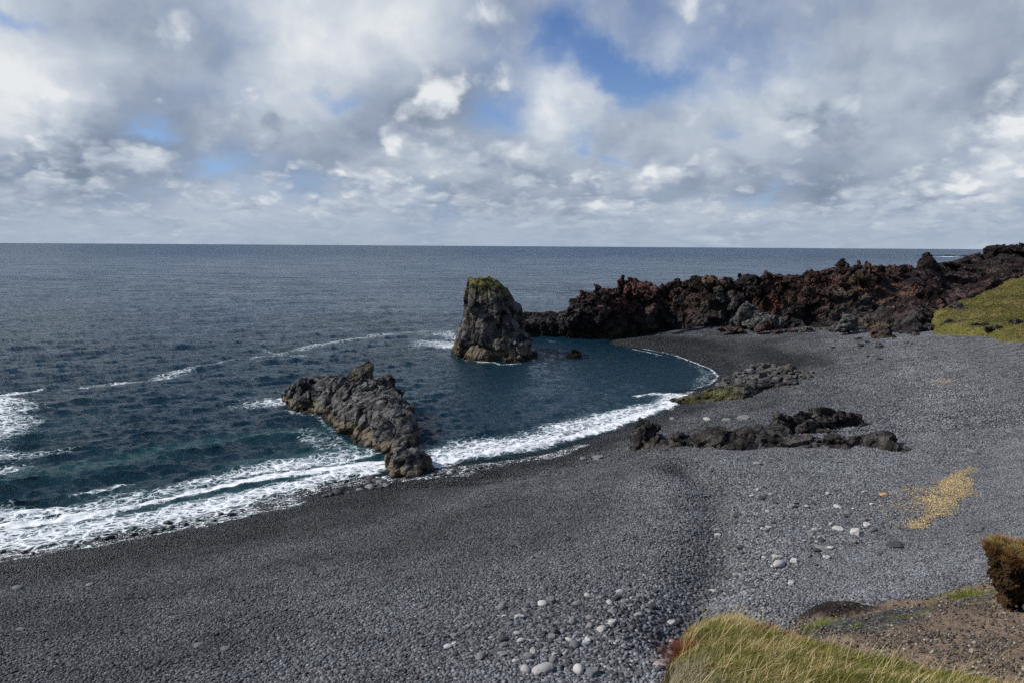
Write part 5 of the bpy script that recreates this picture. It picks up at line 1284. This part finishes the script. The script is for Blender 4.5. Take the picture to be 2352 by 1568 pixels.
tuft('red_plant', 'rusty red grasses along the dark hollow behind the knoll', 'plant', at(1812, 1456, d=kplane(1812, 1456) - .1), 900, .34, .16, .005, np.vstack([REDS, STRAW[:1]]), 73, .6, (.1, 0), surf=knoll, spread=.3)

# overhanging block of turf at the right edge
tb = at(2345, 1330, d=10.4)
s = Soup()
s.lump(at(2350, 1285, d=10.5), (.50, .5, .22), 610, 26, boxy=.2); s.lump(at(2325, 1285, d=10.4), (.38, .40, .22), 611, 22, boxy=.2); s.lump(at(2335, 1350, d=10.5), (.36, .42, .34), 612, 24, boxy=.2); s.lump(at(2308, 1330, d=10.4), (.2, .3, .2), 615, 20); s.lump(at(2420, 1330, d=10.6), (.75, .6, .52), 613, 24)
s.lump(at(2335, 1385, d=10.6), (.26, .3, .14), 614, 20)
block = bpy.data.objects.new('turf_block', None); COL.objects.link(block); block.location = tuple(tb); block.empty_display_size = .3
tag(block, 'overhanging block of dark peat with a russet grass top at the right edge', 'turf block')
body = rock('peat_body', s, .022, [('f', .30, .075, None), ('n', .18, .07, None), ('f', .10, .030, None), ('n', .05, .012, None)], M['peat'], 620, parent=block)
bpy.context.view_layer.update()
bv = coords(body.data); bn = normals(body.data)
rs_ = np.random.default_rng(5)
topz = bv[:, 2].max()
lf = -bn[:, 0] - bn[:, 1] * .5
cand = np.where((bn[:, 2] > .25) | ((bv[:, 2] > topz - .34) & (bn[:, 2] > -.3) & (rs_.random(len(bv)) < .5)))[0]
ch = rs_.choice(cand, 19000)
P_ = bv[ch] + tb; N_ = bn[ch]; high = sstep(bv[ch][:, 2], topz - .42, topz - .14)
keep = rs_.random(len(ch)) < .15 + high; P_, N_, high = P_[keep], N_[keep], high[keep]
kc = rs_.random(len(P_)); cc = np.where((kc < .85 - .62 * (N_[:, 2] > .55) * high)[:, None], REDS[rs_.integers(0, 3, len(P_))], np.where((kc < .8)[:, None], STRAW[rs_.integers(0, 2, len(P_))], GREEN[rs_.integers(0, 3, len(P_))])) * rs_.uniform(.6, 1.3, (len(P_), 1))
V, F, C = blades(P_ - N_ * .01, rs_.uniform(.08, .19, len(P_)) * (.6 + .4 * high), np.full(len(P_), .006), cc, 9, .6, (.05, 0), 3, .75, N_[:, :2] * .9)
me = mesh_np('grass', V - tb, F, M['blade'], False, dict(tint=C)); g_ = add_obj('grass', me, block)

# turf growing on the far slope
rr = np.random.default_rng(91)
q = rr.choice(np.where(kp & (ed > .0))[0], 42000)
P_ = np.stack([hx[q] + rr.uniform(-.12, .12, len(q)), hy[q] + rr.uniform(-.12, .12, len(q)), hz_[q] - .02], 1)
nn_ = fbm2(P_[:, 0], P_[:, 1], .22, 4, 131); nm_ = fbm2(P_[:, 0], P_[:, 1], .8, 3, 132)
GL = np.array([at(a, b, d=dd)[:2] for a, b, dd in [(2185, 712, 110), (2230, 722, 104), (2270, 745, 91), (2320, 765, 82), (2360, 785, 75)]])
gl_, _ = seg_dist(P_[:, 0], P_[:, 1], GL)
cc = np.where((rr.random(len(q)) < .42 + nn_ * 1.2 + nm_ * .5 + .4 * np.exp(-(gl_ / 1.2) ** 2))[:, None], STRAW[rr.integers(0, 2, len(q))], GREEN[rr.integers(0, 2, len(q))] * np.array([1.0, .88, 1.15])) * rr.uniform(.35, .85, (len(q), 1))  # extra straw along the line: the slope's change of light painted into the blades
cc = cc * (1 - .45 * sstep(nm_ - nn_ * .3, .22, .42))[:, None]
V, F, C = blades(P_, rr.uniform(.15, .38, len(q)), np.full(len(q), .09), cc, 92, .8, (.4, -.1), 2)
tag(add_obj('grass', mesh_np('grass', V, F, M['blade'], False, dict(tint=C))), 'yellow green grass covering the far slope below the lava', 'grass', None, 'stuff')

# dark rocks showing through the far turf
for k, (a, b, dd, r) in enumerate([(2200, 702, 115, (1.2, .9, .5)), (2212, 716, 107, (1.2, 1.0, .5)), (2226, 742, 95, (1.2, 1.0, .45)), (2250, 752, 89, (1.1, 1.0, .4)), (2272, 763, 85, (1.5, 1.0, .5)), (2335, 742, 87, (.9, .9, .35)), (2190, 742, 98, (1.2, 1.0, .4))]):
    lab = ['uppermost dark rock in the far green slope, close to the lava', 'second dark rock down the far green slope', 'third dark rock down the far green slope', 'dark rock low in the far green slope, above the lowest one', 'lowest dark rock, where the far green slope meets the gravel', 'small dark rock in the far green slope by the right edge', 'dark rock in the lower left corner of the far green slope'][k]
    p = at(a, b, d=dd); zt = float(tps_eval(gpw, GW, np.array([p[0]]), np.array([p[1]]))[0])
    s = Soup(); s.lump((p[0], p[1], zt + .1), r, 950 + k)
    rock('rock', s, .12, [('g', 1.2, .25, None), ('f', .6, .1, None)], M['beach_rock'], 960 + k, lab, 'rock')
